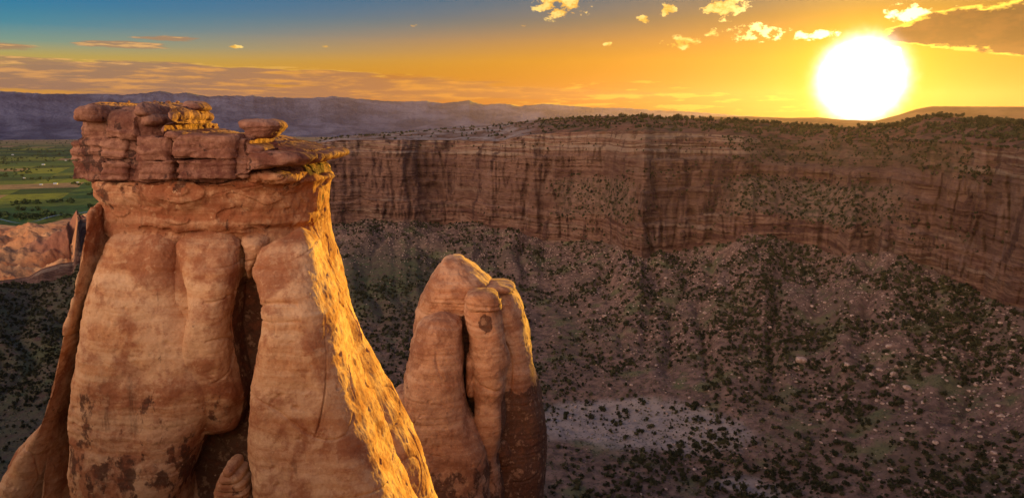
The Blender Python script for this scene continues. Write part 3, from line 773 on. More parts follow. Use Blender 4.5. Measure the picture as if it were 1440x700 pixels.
# outer left rib and foot
pil.append(column([(282, 140, 180, 40.2, 2.0), (315, 134, 178, 39.8, 2.4), (340, 129, 176, 39.6, 2.5), (375, 124, 172, 39.6, 2.6), (410, 112, 170, 39.7, 2.6), (430, 110, 165, 39.8, 2.6), (470, 97, 155, 39.9, 2.6), (550, 78, 145, 40, 2.8), (595, 58, 138, 40, 2.9),
                   (630, 30, 132, 40, 3.0), (675, 0, 128, 40, 3.2), (720, -25, 120, 40.3, 3.4), (900, -90, 120, 41, 4.2), (1150, -160, 120, 41, 5)], 2.4, 0.055, 0.8, 0, 0.4, dlobe))
pil.append(column([(618, 72, 98, 39.2, 0.9), (650, 62, 103, 38.9, 1.3), (700, 56, 106, 38.7, 1.6), (800, 40, 110, 38.5, 2.0), (1000, 20, 120, 38, 2.6)], 2.4, 0.05, 0.9, 0, 0.3, dlobe))
pil.append(column([(560, 24 + 60, 118, 40.0, 1.0), (640, 18, 80, 39.6, 1.6), (700, -6, 70, 39.4, 1.9), (900, -60, 80, 39, 3.0)], 2.4, 0.055, 1.0, 0, 0.4, dlobe))

pr = bpy.data.objects.new('rock_pillar', None); COL.objects.link(pr)
bx, bz = P(330, 700, PY); pr.location = (bx, PY, bz - 12)
pr['label'] = 'huge sandstone pillar on the left with a layered cap and a sunlit right edge'; pr['category'] = 'rock pillar'
OFF = np.array([bx, PY, bz - 12])

def zy(py, Y): return float(P(0, py, Y)[1])
def varn_shade_shaft(co):
    z = co[:, 2] + OFF[2]; x = co[:, 0] + OFF[0]
    v = smooth01(x, P(85, 600, 38)[0], P(125, 600, 38)[0]) * np.exp(-((z - zy(665, 36)) / 2.2) ** 2) * smooth01(x, P(420, 600, 38)[0], P(330, 600, 38)[0])
    v += 0.5 * np.exp(-((z - zy(575, 36)) / 1.6) ** 2) * smooth01(x, P(400, 600, 38)[0], P(330, 600, 38)[0])
    v += 0.45 * smooth01(z, zy(345, 38), zy(310, 38))
    y = co[:, 1] + OFF[1]; px_w = 720 + FPX * x / (y * CP - z * SP)
    v += 3.0 * smooth01(y, 37.9, 38.7) * smooth01(px_w, 272, 286) * (1 - smooth01(px_w, 376, 390)) * smooth01(-z, -zy(375, 39), -zy(420, 39)) * smooth01(-y, -42, -41)  # hollow of the cleft: stain plus its shade, painted in by depth
    return np.clip(v, 0, 3.5)
def red_shaft(co):
    z = co[:, 2] + OFF[2] + 0.5 * fbm(co[:, 0], co[:, 1], co[:, 2], 0.4, 3)
    return np.clip(0.9 * smooth01(z, zy(352, 38), zy(325, 38)) + 0.45 * np.exp(-((z - zy(610, 36)) / 2.5) ** 2), 0, 1)

V, F = join_parts(pil)
me = mesh_np('shaft', V - OFF, F, (M_shaft,)); set_zone(me, varn_shade_shaft, red_shaft)
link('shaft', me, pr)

dcap = disp_rock(1.5, 1.5, 0.17, None, 4.0, crack=0.12, bulge=0.12, mid=0.16)
dsmall = disp_rock(1.0, 1.6, 0.12, None, 6.0, crack=0.05, bulge=0.25)
ZC = lambda co: np.full(len(co), 0.35)
def slab(name, rows, n_=5.0, rd=0.16, parent=pr, mat=M_cap, off=OFF, d=dcap, step=0.05, label=None, v=0.35, r=0.25, sm=0.06, tf=3.0, yf=None):
    V, F = column(rows, n_, step, rd, rd, sm, d, topflat=tf, fit='outline' if yf is None else 'front', yf=yf)
    me = mesh_np(name, V - off, F, (mat,)); set_zone(me, lambda c: v, lambda c: r)
    o = link(name, me, parent)
    if label: o['label'] = label
    return o
def blk(xl, xr, yt, yb, Yf, dep, tilt=0, **k):
    yc = Yf + dep
    hx = (xr - xl)
    rows = [(yt, xl + tilt, xr - tilt, yc, dep), ((yt + yb) / 2, xl, xr, yc, dep), (yb, xl + tilt * 0.4, xr - tilt * 0.4, yc, dep)]
    return slab('cap_slab', rows, yf=Yf, **k)
# inner mass behind the blocks
slab('cap_core', [(150, 150, 270, 42, 3.4), (168, 120, 270, 41.0, 2.8), (188, 116, 288, 41.0, 3.2), (200, 112, 316, 41.4, 3.7), (212, 106, 430, 42, 4.4), (238, 110, 462, 42, 4.5), (258, 118, 464, 42, 4.6)], n_=3.4, rd=0.3, v=0.9, r=0.6)
K = dict(n_=9.0, rd=0.09, tf=3.0, sm=0.03)
# lowest course
for a_ in [(97, 138, 225, 254, 38.4, 3.4), (136, 182, 224, 255, 37.3, 4.4), (189, 244, 225, 255, 36.7, 5), (243, 330, 222, 254, 36.5, 2.8), (328, 349, 220, 251, 36.9, 2.6)]:
    blk(*a_, r=0.35 if a_[0] != 243 else 0.9, **K)
# second course
for a_ in [(94, 142, 199, 227, 38.5, 3.4), (139, 180, 192, 227, 37.4, 4.2), (189, 239, 191, 228, 36.7, 3.6), (237, 328, 189, 226, 36.4, 2.6), (328, 348, 195, 224, 37.1, 2.2)]:
    blk(*a_, **K)
# third course
blk(104, 192, 161, 200, 37.9, 4.0, rd=0.3, n_=6); slab('cap_slab', [(163, 190, 258, 40.0, 2.9), (176, 186, 264, 40.0, 3.1), (194, 186, 266, 40.0, 3.1)], n_=4.0, rd=0.2); slab('cap_slab', [(171, 240, 296, 40.4, 3.2), (182, 234, 301, 40.4, 3.6), (195, 234, 304, 40.4, 3.6)], n_=3.0, rd=0.25)
slab('cap_slab', [(183, 240, 308, 40.2, 3.2), (189, 230, 326, 40.2, 3.6), (196, 232, 326, 40.2, 3.6)], n_=2.8, rd=0.15)
slab('cap_slab', [(159, 204, 280, 40.2, 3.0), (168, 198, 290, 40.2, 3.3), (178, 204, 286, 40.2, 3.2)], n_=2.9, rd=0.2)
# top course
slab('cap_slab', [(156, 160, 282, 41.0, 3.2), (168, 150, 292, 40.8, 3.5), (197, 150, 298, 40.8, 3.6)], n_=3.2, rd=0.2)
slab('cap_slab', [(143.5, 140, 226, 41.6, 3.6), (148, 120, 238, 41.3, 4.2), (156, 107, 240, 41.2, 4.4), (166, 104, 240, 41.2, 4.4), (172, 108, 234, 41.2, 4.2)], n_=3.6, rd=0.2)
slab('cap_slab', [(143, 196, 262, 40.4, 2.8), (150, 190, 280, 40.2, 3.4), (164, 190, 284, 40.2, 3.5)], n_=2.8, rd=0.18)
slab('cap_slab', [(149, 244, 286, 39.4, 1.9), (157, 236, 297, 39.2, 2.5), (166, 238, 299, 39.2, 2.6), (175, 248, 295, 39.2, 2.4)], n_=2.5, rd=0.3)
# right hand slabs: the long pointed one and the stepped one above it
slab('cap_slab', [(206, 348, 395, 41.5, 4.2), (211, 347, 440, 41.5, 4.7), (216, 347, 484, 41.5, 4.9), (222, 347, 491, 41.5, 5.0), (229, 347, 482, 41.5, 5.0), (237, 347, 440, 41.5, 4.9), (247, 347, 362, 41.5, 4.6)], n_=3.4, rd=0.12)
slab('cap_slab', [(195, 347, 378, 41.6, 3.8), (200, 346, 414, 41.6, 4.4), (206, 346, 440, 41.6, 4.7), (217, 346, 438, 41.6, 4.8)], n_=4.6, rd=0.12)
slab('cap_slab', [(200, 392, 416, 42, 2.4), (205, 385, 440, 42, 3.2), (209, 388, 464, 42, 3.6), (215, 400, 476, 42, 3.8)], n_=3.4, rd=0.12)
slab('cap_slab', [(234, 350, 425, 41.8, 4.4), (242, 346, 466, 41.8, 4.8), (258, 350, 460, 41.8, 4.6)], n_=3.6, rd=0.2, r=0.7, mat=M_shaft)

def loose(name, rows, label, cat, n_=2.8, rd=0.25, mat=M_cap, d=dsmall, step=0.035, group=None, v=0.3, r=0.2, tf=2.2):
    V, F = column(rows, n_, step, rd, rd, 0.06, d, topflat=tf)
    c = np.array([V[:, 0].mean(), V[:, 1].mean(), V[:, 2].min()])
    me = mesh_np(name, V - c, F, (mat,)); set_zone(me, lambda q: v, lambda q: r)
    o = link(name, me, loc=tuple(c)); o['label'] = label; o['category'] = cat
    if group: o['group'] = group
    return o
loose('balanced_rock', [(168, 346, 392, 38.9, 0.8), (172, 335, 402, 38.9, 1.1), (177, 337, 405, 38.9, 1.2), (183, 345, 401, 38.9, 1.1), (194.5, 347, 388, 38.9, 0.9)], 'flat topped boulder perched alone on the right of the pillar cap', 'boulder', 3.2, 0.18)
loose('boulder', [(189, 341, 357, 38.2, 0.3), (196, 337, 364, 38.2, 0.4)], 'small flat stone under the perched flat topped boulder', 'boulder', 2.6, 0.12)
loose('boulder', [(188, 331, 339, 38.4, 0.2), (196, 328, 342, 38.4, 0.3)], 'small round stone left of the perched flat topped boulder', 'boulder', 2.4, 0.12)
loose('boulder', [(142, 262, 285, 40.2, 0.5), (150, 258, 296, 40.0, 0.9), (156, 262, 298, 40.0, 1.0)], 'pointed stone lying on the top slab of the pillar', 'boulder', 2.6, 0.16)
for k_, (a_, w_) in enumerate([(214, 7), (232, 9), (178, 6), (246, 6)]):
    loose('stone', [(141, a_, a_ + w_, 40.5, 0.15), (145.5, a_ - 2, a_ + w_ + 2, 40.5, 0.25)], 'little stone on the flat top of the pillar, %s' % ['left of its middle', 'right of its middle', 'the one nearest its left edge', 'the one beside the pointed stone'][k_], 'stone', 2.4, 0.09)
# layered little rock standing in the foot of the cleft
V_ = []
for yt, yb, xl, xr in [(654, 668, 314, 342), (664, 677, 309, 350), (674, 689, 304, 356), (685, 703, 300, 358), (700, 760, 298, 362)]:
    V_.append(column([(yt, xl + 4, xr - 4, 35.6, 0.75), ((yt + yb) / 2, xl, xr, 35.6, 0.95), (yb, xl + 2, xr - 2, 35.6, 0.9)], 3.6, 0.035, 0.10, 0.10, 0.03, dsmall))
V, F = join_parts(V_)
c = np.array([P(330, 760, 35.6)[0], 35.6, P(330, 760, 35.6)[1]])
me = mesh_np('layered_rock', V - c, F, (M_shaft,)); set_zone(me, lambda q: 0.1, lambda q: 0.1)
o = link('layered_rock', me, loc=tuple(c)); o['label'] = 'small layered rock stack in the dark cleft at the foot of the pillar'; o['category'] = 'rock'

# ---- the second spire
SY = 92.0
ds = disp_rock(1.0, 0.62, 0.08, None, 20.0, crack=0.12, bulge=0.55)
ds2 = disp_rock(1.0, 0.62, 0.17, None, 24.0, crack=0.10, bulge=0.45)
spr = []
spr.append(column([(362, 631, 645, 94, 1.2), (370, 618, 655, 94, 2.8), (385, 608, 672, 94, 4.2), (400, 599, 690, 94, 5), (425, 587, 704, 94.5, 5.6), (460, 583, 712, 95.5, 5.6), (520, 576, 720, 96.5, 5.4), (600, 567, 733, 97, 5.6), (750, 550, 750, 97, 7), (950, 500, 790, 96, 12)], 2.5, 0.11, 0.3, 0, 0.7, ds2))
spr.append(column([(444, 598, 650, 87.5, 2.4), (458, 590, 654, 87.5, 3.2), (485, 582, 656, 87.3, 3.7), (525, 572, 655, 87.2, 4.0), (550, 569, 653, 87.1, 4.1), (585, 564, 657, 87, 4.3), (620, 560, 675, 86.8, 4.6), (650, 556, 686, 86.6, 5), (700, 550, 689, 86.5, 5.4), (850, 530, 700, 86, 7)], 2.7, 0.10, 1.6, 0, 0.7, ds))
spr.append(column([(414, 662, 692, 88.5, 1.6), (422, 655, 699, 88.2, 2.3), (440, 650, 704, 88, 3.0), (480, 654, 711, 87.8, 3.2), (512, 659, 716, 87.7, 3.3), (540, 665, 711, 87.8, 3.1), (565, 668, 706, 87.8, 2.8), (598, 668, 711, 87.8, 2.9), (640, 672, 702, 87.8, 2.6), (700, 672, 708, 87.8, 3.0), (850, 672, 716, 87.5, 4)], 2.5, 0.10, 1.0, 0, 0.5, ds))
spr.append(column([(398, 680, 704, 94, 2.4), (408, 672, 716, 94, 3.4), (418, 670, 726, 93.8, 4.0), (440, 668, 734, 93.6, 4.6), (480, 668, 746, 93.4, 5), (520, 670, 750, 93.3, 5.2), (550, 672, 757, 93.2, 5.3), (590, 675, 763, 93.1, 5.5), (640, 678, 766, 93, 5.8), (700, 680, 764, 93, 6), (850, 680, 780, 93, 7.5)], 2.9, 0.11, 1.1, 0, 0.6, ds))
spr.append(column([(494, 654, 668, 87.4, 1.2), (515, 652, 671, 87.2, 1.6), (540, 655, 671, 87.2, 1.5), (560, 656, 668, 87.4, 1.2)], 2.4, 0.09, 0.7, 0.7, 0.3, ds))
spr.append(column([(612, 700, 716, 88.8, 1.4), (635, 694, 723, 88.6, 1.9), (658, 700, 718, 88.6, 1.5)], 2.4, 0.09, 0.8, 0.8, 0.3, ds))
so = bpy.data.objects.new('rock_spire', None); COL.objects.link(so)
sxx, szz = P(660, 700, SY); OS = np.array([sxx, SY, szz - 20]); so.location = tuple(OS)
so['label'] = 'rounded sandstone spire of clustered lobes right of the big pillar'; so['category'] = 'rock spire'
def varn_shade_spire(co):
    z = co[:, 2] + OS[2]; x = co[:, 0] + OS[0]; y = co[:, 1] + OS[1]
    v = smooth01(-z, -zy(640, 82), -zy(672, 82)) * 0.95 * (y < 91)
    zn = 1.2 * fbm(x, y, z, 0.3, 4); z = z + zn
    r_ = smooth01(x, P(700, 600, 90)[0], P(712, 600, 90)[0]) * smooth01(-z, -zy(535, 89), -zy(565, 89))
    a2 = np.exp(-(((x - P(684, 455, 85)[0]) / 0.9) ** 2 + ((z - zy(455, 85)) / 1.3) ** 2))
    pw = 720 + FPX * x / (y * CP - (z - zn) * SP)
    cleft_shade = smooth01(y, 87.0, 88.5) * smooth01(pw, 645, 652) * (1 - smooth01(pw, 690, 700)) * smooth01(-z, -zy(440, 88), -zy(470, 88)) * (y < 96)  # shade of the cleft between the lobes, painted dark into the colour
    return np.clip(np.maximum(np.maximum(np.maximum(v, r_ * 2.4), a2 * 1.8), cleft_shade * 3), 0, 3)
V, F = join_parts(spr[:1] + spr[1:2] + spr[2:3] + spr[3:4] + spr[4:])
me = mesh_np('lobes', V - OS, F, (M_spire,)); set_zone(me, varn_shade_spire, lambda c: np.clip(0.25 + 0.5 * smooth01(-(c[:, 2] + OS[2]), -zy(560, 85), -zy(640, 85)), 0, 1))
link('shaft', me, so)
V, F = column([(410, 662, 690, 87.6, 1.8), (417, 654, 699, 87.6, 2.5), (428, 655, 703, 87.7, 2.7), (442, 657, 703, 87.8, 2.7)], 3.0, 0.08, 0.5, 0.7, 0.2, ds2)
me = mesh_np('cap_ledge', V - OS, F, (M_spire,)); set_zone(me, lambda c: 0.1, lambda c: 0.2); link('cap_slab', me, so)
V, F = column([(399, 684, 712, 93.2, 2.6), (406, 682, 722, 93.0, 3.4), (413, 690, 724, 93.2, 3.2)], 2.8, 0.08, 0.35, 0.35, 0.1, ds2)
me = mesh_np('cap_ledge', V - OS, F, (M_spire,)); set_zone(me, lambda c: 0.1, lambda c: 0.2); link('cap_slab', me, so)
loose('boulder', [(548, 556, 576, 99, 2), (560, 546, 584, 99, 3), (600, 540, 590, 99, 4), (760, 520, 600, 99, 6)], 'low rounded rock between the big pillar and the clustered spire', 'boulder', 2.4, 0.8, M_spire, ds, 0.12)

# ------------------------------------------------------------------ vegetation
def leaf_mat(name, a, b_, c_):
    m, n, b = new_mat(name)
    oi = n.n('ShaderNodeObjectInfo').outputs['Random']
    f = n.noise(pos(n), 0.9, 3, 0.6)
    isl = n.n('ShaderNodeNewGeometry').outputs['Random Per Island']
    col = n.mix(n.sstep(f, 0.35, 0.65), a, b_)
    col = n.mix(n.mul(isl, 0.5), col, c_)
    col = n.mix(n.mul(n.sstep(n.noise(pos(n), 0.16, 3), 0.48, 0.62), 0.6), col, tuple(q * 1.9 for q in c_))
    n.put(b.inputs['Base Color'], col)
    b.inputs['Roughness'].default_value = 0.8
    return m
M_leaf = leaf_mat('juniper_leaf', (0.022, 0.026, 0.015), (0.036, 0.040, 0.020), (0.064, 0.060, 0.030))
m, n, b = new_mat('bark'); M_bark = m
n.put(b.inputs['Base Color'], n.mix(n.noise(n.scaled(pos(n), 4, 4, 0.6), 1.5, 5), (0.06, 0.04, 0.03), (0.16, 0.11, 0.08)))

def clump(nf, size, hgt, leaf, rs, lobes=5):
    """crown of many small leaf quads gathered in a few lobes, on radius 'size' and height 'hgt'"""
    L = []
    for i in range(lobes):
        a = rs.uniform(0, 2 * math.pi); q = rs.uniform(0.15, 0.6) * size
        L.append((math.cos(a) * q, math.sin(a) * q, rs.uniform(0.25, 0.75) * hgt, rs.uniform(0.35, 0.6) * size))
    L = np.array(L)
    k = rs.randint(0, lobes, nf); d = rs.normal(size=(nf, 3)); d /= np.linalg.norm(d, axis=1)[:, None]
    rad = rs.uniform(0.45, 1.0, nf) ** 0.5
    c = L[k, :3] + d * (L[k, 3] * rad)[:, None] * np.array([1, 1, 0.8 * hgt / (2 * size) + 0.4])
    c[:, 2] = np.clip(c[:, 2], 0.05 * hgt, None)
    nrm = d + rs.normal(size=(nf, 3)) * 0.6; nrm /= np.linalg.norm(nrm, axis=1)[:, None]
    up = rs.normal(size=(nf, 3)); t1 = np.cross(nrm, up); t1 /= np.maximum(np.linalg.norm(t1, axis=1)[:, None], 1e-6); t2 = np.cross(nrm, t1)
    s = (leaf * rs.uniform(0.6, 1.3, nf))[:, None]
    V = np.stack([c - t1 * s - t2 * s * 0.7, c + t1 * s - t2 * s * 0.7, c + t1 * s * 0.8 + t2 * s * 0.7, c - t1 * s * 0.8 + t2 * s * 0.7], 1).reshape(-1, 3)
    return V, np.arange(nf * 4).reshape(-1, 4)

def trunk_np(h, r0, rs, nseg=5, ns=5, lean=0.2):
    ang = np.linspace(0, 2 * math.pi, ns, endpoint=False); pth = np.cumsum(rs.normal(size=(nseg, 2)) * lean * h / nseg, 0); pth -= pth[0]
    V = np.array([[pth[i, 0] + math.cos(a) * r0 * (1 - 0.75 * i / (nseg - 1)), pth[i, 1] + math.sin(a) * r0 * (1 - 0.75 * i / (nseg - 1)), h * i / (nseg - 1)] for i in range(nseg) for a in ang])
    return V, grid_faces(nseg, ns, True)

col_of = lambda a: int(np.clip(np.searchsorted(AZ, a), 1, NC - 2))
def ground_at(a, r, k0, k1):
    c = col_of(a); rows = np.where((SEG >= k0) & (SEG <= k1))[0]
    rr = RR[rows, c]; i = int(np.clip(np.searchsorted(rr, r), 0, len(rows) - 1))
    i0 = max(i - 1, 0); t_ = (r - rr[i0]) / max(rr[i] - rr[i0], 1e-6) if i != i0 else 0
    z = ZZ[rows[i0], c] * (1 - t_) + ZZ[rows[i], c] * t_
    return r * math.sin(R_(AZ[c])), r * math.cos(R_(AZ[c])), float(z)

rs = np.random.RandomState(21)
pts = []
N_TRY = 62000
aa = rs.uniform(-44, 44, N_TRY); uu = rs.uniform(0, 1, N_TRY)
keep_noise = None
cand = []
for a, u in zip(aa, uu):
    c = col_of(a); rb = RR[seg_rows[4][0], c]
    r = math.sqrt(205 ** 2 + u * (max(rb, 300) ** 2 - 205 ** 2))
    cand.append((a, r))
cand = np.array(cand)
cx_ = cand[:, 1] * np.sin(np.radians(cand[:, 0])); cy_ = cand[:, 1] * np.cos(np.radians(cand[:, 0]))
dens = 0.40 + 1.3 * fbm(cx_, cy_, 0 * cx_, 1 / 50.0, 4) + 0.7 * fbm(cx_, cy_, 0 * cx_ + 9, 1 / 14.0, 2)
for (px_, py_, ra, re, am) in [(905, 598, 8.0, 2.0, -0.75), (545, 395, 5, 0.8, -0.5), (1050, 600, 12, 3.5, 0.18), (40, 480, 8, 6, 0.35)]:
    a0, e0 = azel(px_, py_); e_c = np.degrees(np.arctan2(-138, cand[:, 1]))
    dens += am * np.exp(-(((cand[:, 0] - a0) / ra) ** 2 + ((e_c - e0) / re) ** 2))
ok = rs.uniform(0, 1, N_TRY) < np.clip(dens, 0.02, 1)
cand = cand[ok]
for a, r in cand:
    x, y, z = ground_at(a, r, 1, 3)
    pts.append((x, y, z, (0.32 + 0.75 * rs.rand() ** 1.7) * (1.0 if rs.rand() < 0.9 else 1.35), r, 0))
# on the cliff ledges
def on_cliff(px_, py_):
    a, e = azel(px_, py_); c = col_of(float(a)); rows = seg_rows[4]
    i = int(np.argmin(np.abs(EL[rows, c] - e))); return TV[rows[i], c]
for px_, py_, sx_, sy_, num in [(835, 268, 38, 6, 45), (860, 290, 32, 12, 70), (800, 262, 25, 5, 18), (905, 245, 22, 3, 14), (930, 240, 25, 3, 12), (1000, 250, 60, 14, 30), (1120, 262, 60, 16, 60), (1200, 300, 60, 16, 60),
                                (840, 318, 50, 10, 50), (1000, 205, 60, 5, 25), (1100, 215, 60, 6, 30), (1300, 190, 90, 8, 110), (1010, 330, 90, 10, 40), (600, 300, 90, 4, 18), (700, 205, 160, 3, 40), (1300, 330, 60, 20, 45)]:
    for i in range(num):
        v = on_cliff(px_ + rs.normal() * sx_, py_ + rs.normal() * sy_)
        pts.append((v[0], v[1], v[2] - 0.2, rs.uniform(0.45, 1.0), math.hypot(v[0], v[1]), 1))
trow = seg_rows[4][TT[seg_rows[4]] > 0.72]
for i in range(900):
    c = int(np.searchsorted(AZ, rs.uniform(a_px(1010), a_px(1390)))); v = TV[trow[rs.randint(len(trow))], c]
    if noise3(v[0] / 18, v[1] / 18, v[2] / 9) < -0.15: continue
    pts.append((v[0], v[1], v[2] - 0.2, rs.uniform(0.4, 1.0), math.hypot(v[0], v[1]), 1))
brow = seg_rows[4][(TT[seg_rows[4]] > 0.2) & (TT[seg_rows[4]] < 0.6)]
for i in range(1500):
    c = rs.randint(1, NC - 1)
    c = int(np.searchsorted(AZ, rs.uniform(a_px(765), a_px(1290))))
    if rs.rand() > bw[c] * 1.1: continue
    v = TV[brow[rs.randint(len(brow))], c]
    pts.append((v[0], v[1], v[2] - 0.2, rs.uniform(0.4, 1.1), math.hypot(v[0], v[1]), 1))
pts = np.array(pts)
def proj(x, y, z):
    d = y * CP - z * SP; return 720 + FPX * x / d, 350 - FPX * (y * SP + z * CP) / d
PX, PYY = proj(pts[:, 0], pts[:, 1], pts[:, 2])
inview = (PX > 3) & (PX < 1437) & (PYY > 150) & (PYY < 698) & (pts[:, 5] == 0)
# hidden behind the two rocks
hid = ((PX > 95) & (PX < 480 + np.clip((PYY - 450) * 0.55, 0, 200)) & (PX > 110 - np.clip((PYY - 430) * 0.42, 0, 120))) | ((PX > 572) & (PX < 760) & (PYY > 430))
size_px = pts[:, 3] / pts[:, 4]
order = np.argsort(-np.where(inview & ~hid, size_px, 0))[:280]
near = np.zeros(len(pts), bool); near[order] = True
variants = []
for k_ in range(6):
    r_s = np.random.RandomState(100 + k_)
    Vc, Fc = clump(300, 1.45, 2.2, 0.17, r_s, 6)
    Vt, Ft = trunk_np(1.2, 0.12, r_s)
    V, F = join_parts([(Vc, Fc), (Vt, Ft)])
    mi = np.concatenate([np.zeros(len(Fc)), np.ones(len(Ft))])
    variants.append(mesh_np('juniper_shrub', V, F, (M_leaf, M_bark), matidx=mi, smooth=False))
for i in order:
    x, y, z, s, r, _ = pts[i]
    o = bpy.data.objects.new('juniper_shrub', variants[rs.randint(6)]); COL.objects.link(o)
    o.location = (x, y, z - 0.15); o.rotation_euler = (0, 0, rs.uniform(0, 6.28)); o.scale = (s * rs.uniform(0.85, 1.2), s * rs.uniform(0.85, 1.2), s * rs.uniform(0.7, 1.05))
    px_, py_ = PX[i], PYY[i]
    if px_ < 130: lab, grp = 'dark juniper shrub on the shaded slope left of the big pillar', 'junipers left of the big pillar'
    elif px_ < 640: lab, grp = 'dark juniper shrub on the floor between the big pillar and the spire', 'junipers between pillar and spire'
    elif px_ < 1010: lab, grp = 'juniper shrub on the pale wash right of the clustered spire', 'junipers on the pale wash'
    elif px_ < 1240: lab, grp = 'dark juniper shrub at the foot of the slope, right of the pale wash', 'junipers right of the pale wash'
    else: lab, grp = 'dark juniper shrub low on the slope in the right hand corner', 'junipers in the right hand corner'
    o['label'] = lab; o['category'] = 'shrub'; o['group'] = grp

def scatter(points, nf, leaf, seed, nvar=8, size=1.45, hgt=2.2, lobes=4):
    r_s = np.random.RandomState(seed); tm = [clump(nf, size, hgt, leaf, r_s, lobes) for _ in range(nvar)]
    Vs, Fs, off = [], [], 0
    k = r_s.randint(0, nvar, len(points)); an = r_s.uniform(0, 6.28, len(points)); F0 = tm[0][1]; nv = len(tm[0][0])
    for j, q in enumerate(points):
        V = tm[k[j]][0]; c_, s_ = math.cos(an[j]), math.sin(an[j])
        V2 = np.stack([V[:, 0] * c_ - V[:, 1] * s_, V[:, 0] * s_ + V[:, 1] * c_, V[:, 2]], -1) * q[3] + np.array([q[0], q[1], q[2] - 0.1])
        Vs.append(V2.astype(np.float32))
    V = np.concatenate(Vs); F = (np.arange(len(points))[:, None, None] * nv + F0[None]).reshape(-1, 4)
    return V, F
rest = pts[~near]
V, F = scatter(rest, 52, 0.36, 5)
link('distant_scrub', mesh_np('distant_scrub', V, F, (M_leaf,), smooth=False), kind='stuff')

# low sagebrush between the shrubs
sg = []
for i in range(9000):
    a = rs.uniform(-40, 38); r = math.sqrt(rs.uniform(215 ** 2, 470 ** 2))
    if r > RR[seg_rows[4][0], col_of(a)] - 5: continue
    x, y, z = ground_at(a, r, 1, 3); sg.append((x, y, z, rs.uniform(0.18, 0.42)))
V, F = scatter(np.array(sg), 22, 0.5, 9)
m_sage = leaf_mat('sagebrush_leaf', (0.10, 0.095, 0.06), (0.14, 0.13, 0.085), (0.19, 0.165, 0.11))
link('sagebrush_cover', mesh_np('sagebrush_cover', V, F, (m_sage,), smooth=False), kind='stuff')

# rim trees: pinyons with a crown and a trunk
tvar = []
for k_ in range(5):
    r_s = np.random.RandomState(300 + k_)
    cr = mesh_np('crown', *[q for q in clump(230, 1.7, 3.0, 0.24, r_s, 6)], (M_leaf,), smooth=False)
    cr.vertices.foreach_get('co', (b_ := np.empty(len(cr.vertices) * 3, np.float32))); b_ = b_.reshape(-1, 3); b_[:, 2] += 0.6; cr.vertices.foreach_set('co', b_.ravel())
    tk = mesh_np('trunk', *trunk_np(2.2, 0.16, r_s), (M_bark,), smooth=True)
    tvar.append((cr, tk))
tr_pts = []
for i in range(3800):
    px_ = rs.uniform(442, 1500)
    if px_ < 760 and rs.rand() < 0.72: continue
    a = float(azel(px_, 180)[0]); c = col_of(a)
    r5, r6 = RR[seg_rows[5][0], c], RR[seg_rows[5][-1], c]
    u = 1 - abs(rs.normal() * 0.30) if rs.rand() < 0.62 else rs.uniform(0.08, 1)
    if u < 0.05: continue
    r = r5 + (r6 - r5) * u
    x, y, z = ground_at(a, r, 5, 5)
    if z > -1 and False: continue
    dn = noise3(x / 25, y / 25, 3) 
    if dn < -0.12 and rs.rand() < 0.75: continue
    tr_pts.append((x, y, z - 0.1, rs.uniform(0.55, 1.15), r, px_, u))
tr_pts = np.array(tr_pts)
sk = np.argsort(-(tr_pts[:, 3] / tr_pts[:, 4] * (tr_pts[:, 6] > 0.75) * (tr_pts[:, 5] < 1438)))[:230]
mask = np.zeros(len(tr_pts), bool); mask[sk] = True
for i in sk:
    x, y, z, s, r, px_, u = tr_pts[i]
    root = bpy.data.objects.new('pinyon_tree', None); COL.objects.link(root)
    root.location = (x, y, z); root.scale = (s, s, s * rs.uniform(0.8, 1.15)); root.rotation_euler = (0, 0, rs.uniform(0, 6.28))
    if px_ < 740: lab, grp = 'small dark pinyon tree on the pale left part of the mesa skyline', 'pinyons on the left part of the mesa'
    elif px_ < 1060: lab, grp = 'small dark pinyon tree on the middle part of the mesa skyline', 'pinyons on the middle of the mesa'
    elif px_ < 1270: lab, grp = 'small pinyon tree silhouetted on the mesa rim right under the sun', 'pinyons under the sun'
    else: lab, grp = 'small pinyon tree on the raised rim right of the sun', 'pinyons on the rim right of the sun'
    root['label'] = lab; root['category'] = 'tree'; root['group'] = grp
    cr, tk = tvar[rs.randint(5)]
    link('crown', cr, root); link('trunk', tk, root)
V, F = scatter(tr_pts[~mask], 70, 0.36, 15, size=1.6, hgt=2.6)
link('mesa_scrub', mesh_np('mesa_scrub', V, F, (M_leaf,), smooth=False), kind='stuff')

# valley tree belts
vt = []
for i in range(16000):
    a = rs.uniform(-46, -14); r = math.exp(rs.uniform(math.log(1830), math.log(9500)))
    x, y = r * math.sin(R_(a)), r * math.cos(R_(a))
    q = noise3(x / 260, y / 90, 4) + 0.35 * noise3(x / 60, y / 60, 9)
    near_river = r < np.interp(a, AZ, rive) + 220
    if q < (0.02 if near_river else 0.34): continue
    c = col_of(a); x, y, z = ground_at(a, r, 7, 8)
    vt.append((x, y, z - 0.5, rs.uniform(2.2, 5.0)))
V, F = scatter(np.array(vt), 40, 0.5, 33)
M_vleaf = leaf_mat('valley_tree_leaf', (0.03, 0.055, 0.02), (0.05, 0.09, 0.03), (0.08, 0.12, 0.03))
link('valley_woods', mesh_np('valley_woods', V, F, (M_vleaf,), smooth=False), kind='stuff')

